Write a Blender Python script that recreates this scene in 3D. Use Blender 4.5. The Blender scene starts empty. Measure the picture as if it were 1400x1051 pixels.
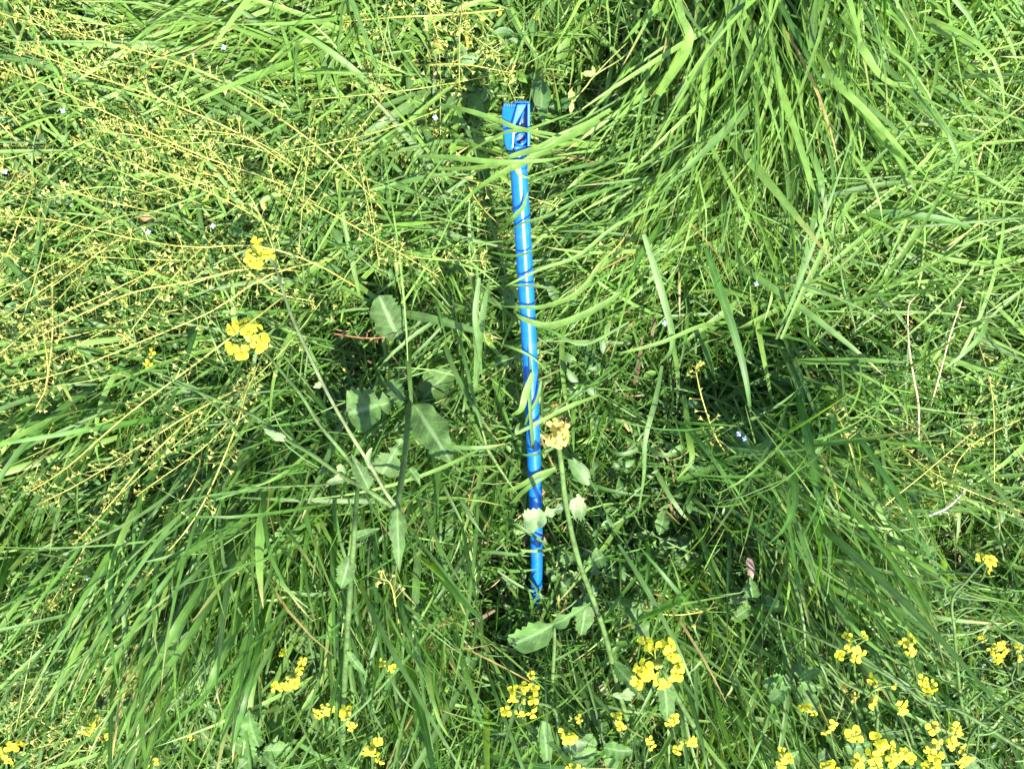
import bpy, math
import numpy as np
from mathutils import Vector, Matrix

# ------------------------------------------------------------------ camera, light, exposure
scene = bpy.context.scene
C = scene.collection
H = 1.25                      # camera height over the soil (m)
F = 1e-3 / 1.15               # metres per photo pixel per metre of depth
cam_d = bpy.data.cameras.new('camera')
cam_d.sensor_width = 36.0
cam_d.lens = 18.0 / (700 * F)
cam_d.clip_start = 0.02
cam_d.clip_end = 500
cam = bpy.data.objects.new('camera', cam_d)
cam.location = (0, 0, H)
cam.rotation_euler = (0, 0, 0)
C.objects.link(cam)
scene.camera = cam

SUN_EL = math.radians(55)
SUN_AZ = np.array([0.50, -0.86]); SUN_AZ /= np.linalg.norm(SUN_AZ)
sun_dir = Vector((SUN_AZ[0] * math.cos(SUN_EL), SUN_AZ[1] * math.cos(SUN_EL), math.sin(SUN_EL)))
sun_l = bpy.data.lights.new('sun', 'SUN')
sun_l.energy = 4.3
sun_l.angle = math.radians(0.5)
sun_l.color = (1.0, 0.95, 0.80)
sun = bpy.data.objects.new('sun', sun_l)
sun.rotation_euler = sun_dir.to_track_quat('Z', 'Y').to_euler()
sun.location = (2, -1, 4)
C.objects.link(sun)

world = bpy.data.worlds.new('World')
scene.world = world
world.use_nodes = True
wn = world.node_tree
sky = wn.nodes.new('ShaderNodeTexSky')
sky.sky_type = 'NISHITA'
sky.sun_disc = False
sky.sun_elevation = SUN_EL
sky.sun_rotation = math.atan2(sun_dir.x, sun_dir.y)
bg = wn.nodes['Background']
bg.inputs['Strength'].default_value = 0.125
wn.links.new(sky.outputs[0], bg.inputs['Color'])

vs = scene.view_settings
vs.view_transform = 'Standard'
vs.look = 'None'
vs.exposure = 2.28
vs.gamma = 1
vs.use_curve_mapping = False
scene.cycles.max_bounces = 8
scene.cycles.diffuse_bounces = 4
scene.cycles.glossy_bounces = 3
scene.cycles.transmission_bounces = 4

rng = np.random.default_rng(7)
PI = math.pi

# ------------------------------------------------------------------ helpers
def P(px, py, z):
    """world point at height z that stands where the photo shows pixel px, py"""
    k = F * (H - z)
    return np.array([(px - 700.0) * k, -(py - 525.5) * k, z])

def proj(v):
    k = F * (H - v[..., 2])
    return 700.0 + v[..., 0] / k, 525.5 - v[..., 1] / k

def tag(o, label=None, cat=None, group=None, kind=None):
    if label: o['label'] = label
    if cat: o['category'] = cat
    if group: o['group'] = group
    if kind: o['kind'] = kind
    return o

def empty(name, loc, label=None, cat=None, group=None):
    o = bpy.data.objects.new(name, None)
    o.empty_display_size = 0.03
    o.location = tuple(loc)
    C.objects.link(o)
    return tag(o, label, cat, group)

def mesh_np(name, V, Q, mat, col=None, uv=None, tri=None, smooth=True):
    """V (n,3), Q (m,4) quads, tri (k,3); per-point colour and leaf coordinates"""
    me = bpy.data.meshes.new(name)
    V = np.asarray(V, np.float32)
    nq = 0 if Q is None else len(Q)
    nt = 0 if tri is None else len(tri)
    loops = np.concatenate([np.asarray(Q, np.int32).ravel() if nq else np.zeros(0, np.int32),
                            np.asarray(tri, np.int32).ravel() if nt else np.zeros(0, np.int32)])
    me.vertices.add(len(V)); me.vertices.foreach_set('co', V.ravel())
    me.loops.add(len(loops)); me.loops.foreach_set('vertex_index', loops)
    starts = np.concatenate([np.arange(nq) * 4, nq * 4 + np.arange(nt) * 3]).astype(np.int32)
    me.polygons.add(nq + nt); me.polygons.foreach_set('loop_start', starts)
    me.polygons.foreach_set('use_smooth', np.full(nq + nt, smooth))
    if col is not None:
        a = me.attributes.new('tint', 'FLOAT_COLOR', 'POINT')
        c4 = np.ones((len(V), 4), np.float32); c4[:, :3] = col
        a.data.foreach_set('color', c4.ravel())
    if uv is not None:
        a = me.attributes.new('leaf', 'FLOAT_VECTOR', 'POINT')
        a.data.foreach_set('vector', np.asarray(uv, np.float32).ravel())
    me.update(calc_edges=True)
    me.materials.append(mat)
    return me

def link(name, me, parent=None, loc=(0, 0, 0)):
    o = bpy.data.objects.new(name, me)
    o.location = tuple(loc)
    C.objects.link(o)
    if parent is not None: o.parent = parent
    return o

# ------------------------------------------------------------------ materials
def new_mat(name):
    m = bpy.data.materials.new(name)
    m.use_nodes = True
    nt = m.node_tree
    for n in list(nt.nodes):
        if n.type != 'OUTPUT_MATERIAL': nt.nodes.remove(n)
    return m, nt, nt.nodes['Material Output'] if 'Material Output' in nt.nodes else nt.nodes[0]

def leaf_mat(name, trans=0.4, rough=0.42, streak=0.25, rib=0.35, spec=0.5, tint_t=(1.25, 1.15, 0.45), ribcol=None, blotch=0.25, colour=None, veins=0.0, spots=0.0):
    m, nt, out = new_mat(name)
    N, L = nt.nodes, nt.links
    if colour is None:
        at = N.new('ShaderNodeAttribute'); at.attribute_name = 'tint'
        csock = at.outputs['Color']
    else:
        rgb = N.new('ShaderNodeRGB'); rgb.outputs[0].default_value = (*colour, 1)
        csock = rgb.outputs[0]
    lf = N.new('ShaderNodeAttribute'); lf.attribute_name = 'leaf'
    sep = N.new('ShaderNodeSeparateXYZ'); L.new(lf.outputs['Vector'], sep.inputs[0])
    # fine veins along the blade: noise across, stretched along
    sc = N.new('ShaderNodeVectorMath'); sc.operation = 'MULTIPLY'
    sc.inputs[1].default_value = (7.0, 0.8, 1.0)
    L.new(lf.outputs['Vector'], sc.inputs[0])
    nz = N.new('ShaderNodeTexNoise'); nz.inputs['Scale'].default_value = 3.0; nz.inputs['Detail'].default_value = 2
    L.new(sc.outputs[0], nz.inputs['Vector'])
    geo = N.new('ShaderNodeNewGeometry')
    n2 = N.new('ShaderNodeTexNoise'); n2.inputs['Scale'].default_value = 55; n2.inputs['Detail'].default_value = 2
    L.new(geo.outputs['Position'], n2.inputs['Vector'])
    def mr(sock, a, b, c, d):
        r = N.new('ShaderNodeMapRange'); r.inputs[1].default_value = a; r.inputs[2].default_value = b
        r.inputs[3].default_value = c; r.inputs[4].default_value = d; L.new(sock, r.inputs[0]); return r.outputs[0]
    v1 = mr(nz.outputs['Fac'], 0.3, 0.7, 1 - streak, 1 + streak)
    v2 = mr(n2.outputs['Fac'], 0.3, 0.7, 1 - blotch, 1 + blotch)
    mu = N.new('ShaderNodeMath'); mu.operation = 'MULTIPLY'; L.new(v1, mu.inputs[0]); L.new(v2, mu.inputs[1])
    ab = N.new('ShaderNodeMath'); ab.operation = 'ABSOLUTE'; L.new(sep.outputs['X'], ab.inputs[0])
    ribm = mr(ab.outputs[0], 0.04, 0.16, 1, 0)
    c1 = N.new('ShaderNodeMix'); c1.data_type = 'RGBA'; c1.blend_type = 'MULTIPLY'; c1.inputs[0].default_value = 1
    L.new(csock, c1.inputs[6]); L.new(mu.outputs[0], c1.inputs[7])
    c2 = N.new('ShaderNodeMix'); c2.data_type = 'RGBA'
    rm = N.new('ShaderNodeMath'); rm.operation = 'MULTIPLY'; rm.inputs[1].default_value = rib; L.new(ribm, rm.inputs[0])
    L.new(rm.outputs[0], c2.inputs[0]); L.new(c1.outputs[2], c2.inputs[6])
    c2.inputs[7].default_value = (*(ribcol or (0.16, 0.26, 0.08)), 1)
    col = c2.outputs[2]
    if veins:
        fr = N.new('ShaderNodeMath'); fr.operation = 'PINGPONG'; fr.inputs[1].default_value = 0.5; L.new(sep.outputs['Y'], fr.inputs[0])
        vm = mr(fr.outputs[0], 0.0, 0.09, veins, 0.0)
        c3 = N.new('ShaderNodeMix'); c3.data_type = 'RGBA'
        L.new(vm, c3.inputs[0]); L.new(col, c3.inputs[6]); c3.inputs[7].default_value = (*(ribcol or (0.16, 0.26, 0.08)), 1)
        col = c3.outputs[2]
    if spots:
        n3 = N.new('ShaderNodeTexNoise'); n3.inputs['Scale'].default_value = 240; n3.inputs['Detail'].default_value = 3
        L.new(geo.outputs['Position'], n3.inputs['Vector'])
        sm = mr(n3.outputs['Fac'], 0.64, 0.72, 0.0, spots)
        c4 = N.new('ShaderNodeMix'); c4.data_type = 'RGBA'
        L.new(sm, c4.inputs[0]); L.new(col, c4.inputs[6]); c4.inputs[7].default_value = (0.20, 0.15, 0.06, 1)
        col = c4.outputs[2]
    bs = N.new('ShaderNodeBsdfPrincipled')
    L.new(col, bs.inputs['Base Color'])
    bs.inputs['Roughness'].default_value = rough
    bs.inputs['Specular IOR Level'].default_value = spec
    bump = N.new('ShaderNodeBump'); bump.inputs['Strength'].default_value = 0.25; bump.inputs['Distance'].default_value = 0.0006
    L.new(nz.outputs['Fac'], bump.inputs['Height']); L.new(bump.outputs[0], bs.inputs['Normal'])
    tl = N.new('ShaderNodeBsdfTranslucent')
    tc = N.new('ShaderNodeMix'); tc.data_type = 'RGBA'; tc.blend_type = 'MULTIPLY'; tc.inputs[0].default_value = 1
    L.new(col, tc.inputs[6]); tc.inputs[7].default_value = (*tint_t, 1)
    L.new(tc.outputs[2], tl.inputs['Color'])
    mx = N.new('ShaderNodeMixShader'); mx.inputs[0].default_value = trans
    L.new(bs.outputs[0], mx.inputs[1]); L.new(tl.outputs[0], mx.inputs[2])
    L.new(mx.outputs[0], out.inputs['Surface'])
    return m

M_GRASS = leaf_mat('grass_blade_green', trans=0.48, rough=0.47, spec=0.44, streak=0.32, tint_t=(1.6, 1.45, 0.36))
M_WEED = leaf_mat('weed_leaf_green', trans=0.38, rough=0.5, streak=0.1)
M_PURSE = leaf_mat('seed_stalk_yellow_green', trans=0.2, rough=0.5, rib=0.0, streak=0.1)
M_MUST = leaf_mat('mustard_leaf_bluegreen', trans=0.36, rough=0.62, spec=0.28, streak=0.16, rib=0.7, ribcol=(0.16, 0.25, 0.11), blotch=0.4, veins=0.28, spots=0.7)
M_PETAL = leaf_mat('yellow_petal', trans=0.48, rough=0.55, spec=0.3, streak=0.16, rib=0.25, ribcol=(0.75, 0.6, 0.02), tint_t=(1.0, 0.98, 0.5), blotch=0.1)
M_STRAW = leaf_mat('dry_straw', trans=0.15, rough=0.6, streak=0.2, rib=0.0)

def paint_mat(name, col, rough=0.3, metal=0.0, scratch=0.5):
    m, nt, out = new_mat(name)
    N, L = nt.nodes, nt.links
    bs = N.new('ShaderNodeBsdfPrincipled')
    tc = N.new('ShaderNodeTexCoord')
    nz = N.new('ShaderNodeTexNoise'); nz.inputs['Scale'].default_value = 90; nz.inputs['Detail'].default_value = 6
    L.new(tc.outputs['Object'], nz.inputs['Vector'])
    rp = N.new('ShaderNodeValToRGB')
    rp.color_ramp.elements[0].position = 0.3; rp.color_ramp.elements[0].color = (*[c * 0.8 for c in col], 1)
    rp.color_ramp.elements[1].position = 0.65; rp.color_ramp.elements[1].color = (*col, 1)
    L.new(nz.outputs['Fac'], rp.inputs['Fac']); nd = N.new('ShaderNodeTexNoise'); nd.inputs['Scale'].default_value = 38; nd.inputs['Detail'].default_value = 8; nd.inputs['Roughness'].default_value = 0.7
    L.new(tc.outputs['Object'], nd.inputs['Vector'])
    dm = N.new('ShaderNodeMapRange'); dm.inputs[1].default_value = 0.56; dm.inputs[2].default_value = 0.72; dm.inputs[4].default_value = 0.0 if metal else 0.45
    L.new(nd.outputs['Fac'], dm.inputs[0])
    dx = N.new('ShaderNodeMix'); dx.data_type = 'RGBA'; dx.inputs[7].default_value = (0.11, 0.10, 0.06, 1)
    L.new(dm.outputs[0], dx.inputs[0]); L.new(rp.outputs['Color'], dx.inputs[6]); L.new(dx.outputs[2], bs.inputs['Base Color'])
    r2 = N.new('ShaderNodeMapRange'); r2.inputs[3].default_value = rough * 0.8; r2.inputs[4].default_value = rough * 1.35
    L.new(nz.outputs['Fac'], r2.inputs[0]); L.new(r2.outputs[0], bs.inputs['Roughness'])
    bs.inputs['Metallic'].default_value = metal
    bs.inputs['Coat Weight'].default_value = 0.12
    bs.inputs['Specular IOR Level'].default_value = 0.35
    bs.inputs['Coat Roughness'].default_value = 0.18
    L.new(bs.outputs[0], out.inputs['Surface'])
    return m
M_BLUE = paint_mat('blue_gloss_paint', (0.003, 0.092, 0.36), 0.27)
M_BLUE_IN = paint_mat('blue_recess_shade_and_joint', (0.002, 0.035, 0.20), 0.4)  # the pole's blue, darkened: recess shade put into the colour; also the dark joint ring
M_RIVET = paint_mat('bare_rivet_metal', (0.75, 0.77, 0.8), 0.25, 1.0)

def soil_mat():
    m, nt, out = new_mat('soil_and_litter')
    N, L = nt.nodes, nt.links
    bs = N.new('ShaderNodeBsdfPrincipled'); bs.inputs['Roughness'].default_value = 0.95
    tc = N.new('ShaderNodeTexCoord')
    n1 = N.new('ShaderNodeTexNoise'); n1.inputs['Scale'].default_value = 14; n1.inputs['Detail'].default_value = 8
    n2 = N.new('ShaderNodeTexNoise'); n2.inputs['Scale'].default_value = 120; n2.inputs['Detail'].default_value = 6
    for n in (n1, n2): L.new(tc.outputs['Object'], n.inputs['Vector'])
    r1 = N.new('ShaderNodeValToRGB')
    e = r1.color_ramp.elements
    e[0].position = 0.3; e[0].color = (0.014, 0.013, 0.006, 1)
    e[1].position = 0.7; e[1].color = (0.050, 0.038, 0.020, 1)
    x = r1.color_ramp.elements.new(0.55); x.color = (0.030, 0.034, 0.012, 1)
    mx = N.new('ShaderNodeMath'); mx.operation = 'ADD'
    L.new(n1.outputs['Fac'], mx.inputs[0]); L.new(n2.outputs['Fac'], mx.inputs[1])
    hf = N.new('ShaderNodeMath'); hf.operation = 'MULTIPLY'; hf.inputs[1].default_value = 0.5
    L.new(mx.outputs[0], hf.inputs[0]); L.new(hf.outputs[0], r1.inputs['Fac'])
    L.new(r1.outputs['Color'], bs.inputs['Base Color'])
    bp = N.new('ShaderNodeBump'); bp.inputs['Strength'].default_value = 0.8; bp.inputs['Distance'].default_value = 0.01
    L.new(n2.outputs['Fac'], bp.inputs['Height']); L.new(bp.outputs[0], bs.inputs['Normal'])
    L.new(bs.outputs[0], out.inputs['Surface'])
    return m
M_SOIL = soil_mat()

# ------------------------------------------------------------------ ground
def ground():
    xs = np.concatenate([[-150, -40, -10, -4], np.linspace(-1.6, 1.6, 81), [4, 10, 40, 150]])
    X, Y = np.meshgrid(xs, xs)
    Z = 0.006 * np.sin(X * 19 + 1.3 * np.sin(Y * 11)) + 0.006 * np.sin(Y * 23 + 2 * np.sin(X * 9)) - 0.012
    Z += 0.004 * rng.standard_normal(X.shape)
    Z[(abs(X) > 2) | (abs(Y) > 2)] = -0.012
    V = np.stack([X, Y, Z], -1).reshape(-1, 3)
    n = len(xs)
    i = np.arange(n * n).reshape(n, n)
    Q = np.stack([i[:-1, :-1], i[:-1, 1:], i[1:, 1:], i[1:, :-1]], -1).reshape(-1, 4)
    o = link('ground', mesh_np('ground', V, Q, M_SOIL))
    o['kind'] = 'structure'
ground()

# ------------------------------------------------------------------ how the meadow lies (read off the photo)
# px, py, lean dx, dy (photo axes, y down), coherence, flatness, density, blade length, width(mm), lime, glaucous, purse, weeds
CP = np.array([
 # x     y    dx    dy   coh  flat dens  len  wid lime glau purse weed
 (1080,  30,  0.1,  1.0, .85, .80, 1.8, .30, 8.0, .35, .25, .0, .1),
 ( 960, 130, -0.35, 1.0, .85, .82, 1.8, .30, 8.0, .45, .20, .0, .1),
 ( 880, 240, -0.80, .75, .80, .80, 1.8, .28, 8.0, .45, .25, .0, .2),
 ( 790, 230, -1.0,  .35, .75, .85, 1.2, .24, 7.0, .45, .25, .0, .3),
 (1080, 190, -0.1,  1.0, .85, .80, 1.8, .30, 8.0, .55, .15, .0, .1),
 (1190, 160,  0.45, .95, .80, .78, 1.7, .28, 8.5, .45, .25, .0, .2),
 (1270, 120,  0.6,  .80, .40, .75, 1.2, .20, 8.0, .60, .20, .0, .4),
 (1350,  50, -0.8,  .30, .35, .80, 1.1, .18, 7.0, .60, .20, .0, .5),
 (1340, 170,  0.7, -.50, .35, .85, 1.2, .16, 4.0, .70, .10, .1, .6),
 (1250, 300,  0.9, -.35, .75, .85, 1.7, .24, 5.0, .70, .10, .0, .3),
 (1350, 330,  0.9, -.40, .70, .85, 1.6, .24, 5.0, .65, .10, .0, .3),
 (1100, 320,  0.3, -.90, .60, .80, 1.5, .22, 5.5, .65, .10, .0, .3),
 (1000, 300, -0.2,  1.0, .70, .80, 1.7, .24, 6.0, .60, .15, .0, .3),
 ( 900, 340, -0.75, .70, .80, .75, 1.5, .26, 7.0, .45, .15, .0, .2),
 ( 820, 400, -0.90, .40, .75, .75, 1.4, .26, 7.0, .40, .15, .0, .2),
 ( 770, 300, -0.8,  .50, .55, .80, 1.0, .20, 6.0, .35, .25, .1, .5),
 ( 780, 460, -1.0,  .25, .70, .80, 1.2, .22, 6.5, .40, .20, .0, .3),
 ( 980, 430,  0.30, .95, .55, .45, .55, .24, 8.0, .10, .35, .0, .2),
 ( 930, 500,  0.2,  .95, .40, .40, .40, .22, 8.0, .10, .40, .0, .25),
 (1060, 480,  0.50, .85, .60, .40, .60, .26, 9.0, .10, .45, .0, .2),
 (1160, 440,  0.9, -.30, .40, .60, .55, .20, 6.0, .30, .30, .0, .35),
 (1300, 440,  0.6,  .50, .35, .70, .9,  .18, 6.0, .50, .25, .2, .8),
 (1250, 540,  0.5,  .50, .20, .70, .8,  .14, 5.0, .50, .20, .5, 1.2),
 (1370, 560,  0.4,  .60, .25, .70, .9,  .16, 5.0, .50, .20, .4, 1.0),
 ( 860, 590,  0.1,  .90, .30, .45, .45, .22, 6.5, .20, .35, .1, .35),
 ( 780, 560, -0.6,  .60, .30, .60, .7,  .18, 6.0, .30, .30, .1, .7),
 ( 880, 690,  0.15, 1.0, .55, .35, .45, .24, 7.0, .15, .25, .0, .35),
 ( 970, 620,  0.2,  .95, .35, .45, .4, .22, 6.0, .20, .30, .2, .5),
 (1090, 600,  0.4,  .90, .75, .35, 1.1, .30, 9.0, .20, .40, .1, .2),
 (1130, 720,  0.50, .85, .80, .40, 1.2, .30, 8.5, .30, .35, .1, .2),
 (1240, 700,  0.75, .65, .65, .55, 1.1, .26, 7.0, .40, .20, .2, .5),
 (1350, 680,  0.70, .60, .40, .60, .9,  .20, 6.0, .40, .20, .1, .7),
 (1310, 760,  0.5,  .60, .40, .50, .5,  .18, 6.0, .30, .20, .0, .6),
 (1100, 850,  0.40, .90, .75, .45, 1.0, .28, 8.0, .25, .35, .1, .4),
 (1220, 850,  0.5,  .85, .60, .45, .7,  .24, 7.0, .25, .25, .0, .6),
 (1360, 900,  0.5,  .60, .30, .60, .35,  .16, 5.0, .40, .20, .1, 1.0),
 (1050, 980,  0.3,  .95, .60, .40, .8,  .24, 7.0, .25, .30, .0, .6),
 (1250, 990,  0.4,  .80, .45, .50, .4,  .20, 6.0, .25, .30, .0, .7),
 ( 900, 820,  0.2,  .95, .45, .45, .4,  .22, 7.0, .30, .30, .0, .7),
 ( 960, 900,  0.2,  .98, .65, .40, .9,  .24, 7.0, .35, .30, .0, .5),
 ( 830, 960,  0.1,  1.0, .45, .45, .4,  .20, 6.5, .25, .35, .0, .7),
 ( 760, 830,  0.0,  1.0, .35, .45, .4,  .18, 6.0, .30, .25, .1, 1.0),
 ( 700, 800, -0.1,  1.0, .50, .45, .3,  .20, 6.0, .15, .25, .0, .2),
 ( 640, 720,  0.1,  1.0, .55, .40, .9,  .26, 7.5, .25, .30, .1, .3),
 ( 580, 820,  0.1,  1.0, .75, .35, 1.0, .28, 7.5, .25, .30, .1, .2),
 ( 640, 900,  0.2,  .98, .60, .40, .6,  .24, 7.0, .15, .25, .0, .4),
 ( 580, 980,  0.1,  1.0, .75, .35, .9,  .26, 6.5, .50, .15, .0, .3),
 ( 690,1010,  0.1,  1.0, .55, .40, .8,  .22, 6.5, .35, .25, .0, .6),
 ( 480, 880, -0.05, 1.0, .75, .35, 1.1, .28, 7.5, .25, .30, .2, .2),
 ( 400, 800, -0.15, 1.0, .75, .35, 1.1, .30, 7.5, .30, .25, .3, .2),
 ( 430, 1000, -0.2, .95, .45, .45, .45,  .22, 7.0, .25, .35, .1, .5),
 ( 300, 820, -0.24, .97, .85, .45, 1.3, .34, 8.5, .25, .30, .1, .1),
 ( 220, 880, -0.38, .92, .85, .50, 1.2, .34, 9.0, .30, .30, .1, .2),
 ( 300, 980, -0.25, .95, .45, .45, .4,  .24, 8.0, .25, .35, .2, .5),
 ( 120, 820, -0.48, .88, .70, .55, 1.1, .26, 7.0, .45, .15, .6, .7),
 (  60, 930, -0.60, .80, .40, .65, .7,  .18, 4.5, .60, .10, .9, 1.4),
 ( 100,1020, -0.60, .80, .40, .60, .6,  .20, 6.0, .40, .20, .8, .9),
 ( 330, 680, -0.22, .97, .75, .40, .9,  .28, 8.0, .25, .30, .6, .2),
 ( 220, 640, -0.52, .86, .75, .45, .8,  .28, 7.5, .20, .25, 1., .2),
 ( 100, 600, -0.72, .70, .80, .50, .9,  .28, 7.5, .35, .20, .8, .2),
 (  40, 700, -0.58, .81, .65, .50, .9,  .26, 7.0, .40, .20, .8, .4),
 ( 150, 720, -0.52, .86, .70, .45, .8,  .28, 7.5, .25, .25, .8, .3),
 ( 300, 560, -0.60, .80, .55, .45, .8,  .22, 6.5, .25, .30, .6, .4),
 ( 430, 640, -0.30, .95, .50, .40, .9,  .24, 7.0, .25, .30, .4, .4),
 ( 480, 460, -0.40, .60, .30, .50, .45, .20, 6.5, .15, .30, .1, .3),
 ( 600, 420,  0.3,  .95, .50, .55, .9,  .22, 7.5, .30, .35, .1, .4),
 ( 660, 480, -0.1,  1.0, .60, .55, .9,  .24, 7.5, .35, .40, .0, .4),
 ( 600, 560,  0.2,  .90, .35, .50, .6,  .20, 7.0, .25, .40, .1, .5),
 ( 560, 640,  0.0,  1.0, .45, .45, .8,  .22, 7.0, .25, .40, .1, .4),
 ( 500, 310,  0.90, .30, .45, .75, 1.0, .22, 6.5, .35, .25, .9, .7),
 ( 620, 330,  0.85, -.35, .45, .75, 1.1, .22, 6.5, .40, .30, .3, .6),
 ( 400, 400, -0.60, .50, .30, .60, .8,  .20, 6.0, .30, .30, .9, .8),
 ( 250, 420, -0.85, .40, .40, .65, .8,  .20, 6.0, .35, .25, 1.4, .8),
 ( 100, 430, -0.85, .45, .45, .65, .9,  .20, 6.0, .40, .25, 1.5, .9),
 ( 150, 330, -0.70, .50, .30, .70, .8,  .18, 5.5, .45, .20, 1.6, 1.2),
 (  40, 300, -0.60, .50, .30, .70, .9,  .18, 6.0, .45, .25, 1.2, 1.0),
 ( 200, 220, -0.80, -.40, .35, .80, .9, .18, 6.0, .50, .30, 1.6, 1.0),
 (  80, 160, -0.80, -.40, .40, .80, .9, .20, 6.5, .45, .35, 1.6, 1.0),
 (  60,  40, -0.70, -.40, .35, .75, .7, .18, 6.0, .45, .30, 2.0, 1.0),
 ( 170,  60, -0.90, .10, .60, .75, .5, .26, 7.0, .40, .40, 1.0, .5),
 ( 300,  50, -0.95, .25, .85, .75, 1.2, .32, 8.5, .50, .35, .5, .3),
 ( 420,  30, -0.90, .40, .85, .65, 1.5, .32, 8.5, .50, .30, .0, .1),
 ( 360, 140, -0.80, .30, .55, .80, 1.0, .22, 7.0, .45, .35, 1.3, .8),
 ( 480, 130, -0.90, .25, .50, .80, 1.1, .22, 7.5, .45, .40, .7, .8),
 ( 560, 210, -1.0, -.10, .50, .85, 1.1, .22, 8.0, .40, .45, .3, .8),
 ( 650, 200,  0.95, .25, .60, .85, 1.1, .22, 7.5, .40, .45, .1, .5),
 ( 600, 100, -0.9,  .15, .45, .85, 1.0, .20, 7.5, .50, .35, .8, 1.2),
 ( 560,  30,  0.6,  .70, .35, .80, 1.0, .18, 7.0, .45, .40, 1.0, 1.2),
 ( 690,  40,  0.2,  .90, .35, .75, 1.0, .18, 7.0, .50, .35, .7, 1.2),
 ( 680, 110,  0.9,  .10, .50, .85, .8,  .18, 6.5, .50, .35, .4, 1.0),
 ( 780,  40, -0.1,  1.0, .75, .60, 1.1, .24, 6.5, .45, .20, .1, .4),
 ( 800, 110, -0.7,  .40, .40, .75, .45, .18, 6.0, .25, .30, .0, .4),
 ( 450, 220,  0.7,  .50, .35, .80, 1.0, .20, 7.5, .40, .35, 1.0, .9),
 ( 320, 240, -0.8, -.45, .35, .75, .9,  .18, 6.5, .40, .30, 1.5, 1.0),
], float)
# dark hollows: px, py, radius
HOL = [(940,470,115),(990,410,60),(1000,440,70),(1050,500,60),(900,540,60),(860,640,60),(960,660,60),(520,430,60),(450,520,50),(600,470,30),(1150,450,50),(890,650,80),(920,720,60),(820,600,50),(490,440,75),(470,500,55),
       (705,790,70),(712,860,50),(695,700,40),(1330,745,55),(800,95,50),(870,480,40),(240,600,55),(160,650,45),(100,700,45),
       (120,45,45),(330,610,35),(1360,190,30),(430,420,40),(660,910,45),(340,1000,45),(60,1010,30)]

def field(px, py):
    d2 = (px[:, None] - CP[None, :, 0]) ** 2 + (py[:, None] - CP[None, :, 1]) ** 2
    w = np.exp(-d2 / (2 * 62.0 ** 2)) + 1e-4 * np.exp(-d2 / (2 * 260.0 ** 2)) + 1e-12
    w /= w.sum(1, keepdims=True)
    v = w @ CP[:, 2:]
    v[:, 7] += np.interp(py, [0, 330, 560, 1051], [.22, .18, -.10, -.08])
    return dict(dx=v[:, 0], dy=v[:, 1], coh=v[:, 2], flat=v[:, 3], dens=v[:, 4], len=v[:, 5], wid=v[:, 6],
                lime=v[:, 7], glau=v[:, 8], purse=v[:, 9], weed=v[:, 10])

# where the canopy stands higher than elsewhere: px, py, radius, metres
HUMP = [(1080, 60, 170, .07), (930, 250, 110, .05), (1130, 260, 120, .06), (430, 20, 110, .08), (1050, 640, 85, .16), (930, 600, 70, .13), (1120, 720, 90, .10),
        (560, 640, 80, .09), (480, 610, 60, .08), (720, 930, 60, .10), (640, 860, 70, .08), (1340, 840, 55, .12), (900, 790, 60, .08), (330, 720, 90, .08), (250, 800, 80, .05), (1180, 520, 50, .08), (860, 160, 50, .06)]
def hump(px, py):
    h = np.zeros(len(px))
    for x, y, r_, d in HUMP:
        h = np.maximum(h, d * np.exp(-((px - x) ** 2 + (py - y) ** 2) / (2 * (r_ * 0.7) ** 2)))
    return h

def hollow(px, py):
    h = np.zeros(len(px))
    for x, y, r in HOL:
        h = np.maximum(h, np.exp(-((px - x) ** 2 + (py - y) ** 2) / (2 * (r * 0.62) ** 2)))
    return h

# the pole's line
POLE = np.array([(704.5, 138, .280), (708, 215, .258), (716, 340, .216), (724, 480, .163), (729, 600, .115), (733, 720, .062), (733.5, 790, .028), (732, 830, .004)])
def pole_at(y):
    return np.interp(y, POLE[:, 1], POLE[:, 0]), np.interp(y, POLE[:, 1], POLE[:, 2])

# places kept open above a low leaf, flower or the pole: px, py, radius, height
CLEAR = [(905,455,50,.07),(960,480,50,.07),(925,415,42,.08),(900,520,45,.08),(960,530,40,.08),(950,450,62,.09),(1005,480,48,.09),(890,480,40,.08),(1050,520,34,.10),(480,450,46,.08),(455,505,36,.08),(690,790,34,.03),(700,850,34,.06),(870,640,46,.08),(920,700,40,.08),(1325,745,38,.08),(800,95,36,.08),
         (530,425,26,.10),(512,552,26,.15),(592,605,25,.16),(532,632,24,.15),(598,525,20,.08),(543,740,20,.25),(738,702,24,.10),
         (735,860,26,.12),(478,775,18,.2),(765,592,24,.2),(338,464,30,.22),(352,350,26,.22),(900,908,40,.22),(715,958,28,.16),(395,922,34,.14),
         (440,968,18,.14),(507,1026,18,.14),(1022,780,16,.10),(776,1005,14,.14),(1150,955,24,.2),(1185,885,34,.2),(1180,1010,30,.2),(1245,1010,36,.2),
         (1015,596,12,.15),(1360,890,26,.10),(780,130,26,.12),(1118,935,20,.2)]

def rejected(Cn, over=0.0):
    x, y = proj(Cn)
    z = Cn[..., 2]
    xp, zp = pole_at(y)
    half = 15 + 12 * ((y < 212) & (y > 120))
    xp = xp + np.where(y < 212, 1, 0)
    bad = (np.abs(x - xp) < half) & (y > 128) & (y < 812) & (z > zp - 0.012)
    if over:
        touch = bad & (z < zp + 0.014)
        lucky = (rng.random(len(bad)) < over) & ~touch.any(1)
        bad[lucky] = False
    for cx, cy, r, h in CLEAR:
        bad |= ((x - cx) ** 2 + (y - cy) ** 2 < r * r) & (z > h)
    return bad.any(1)

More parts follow.
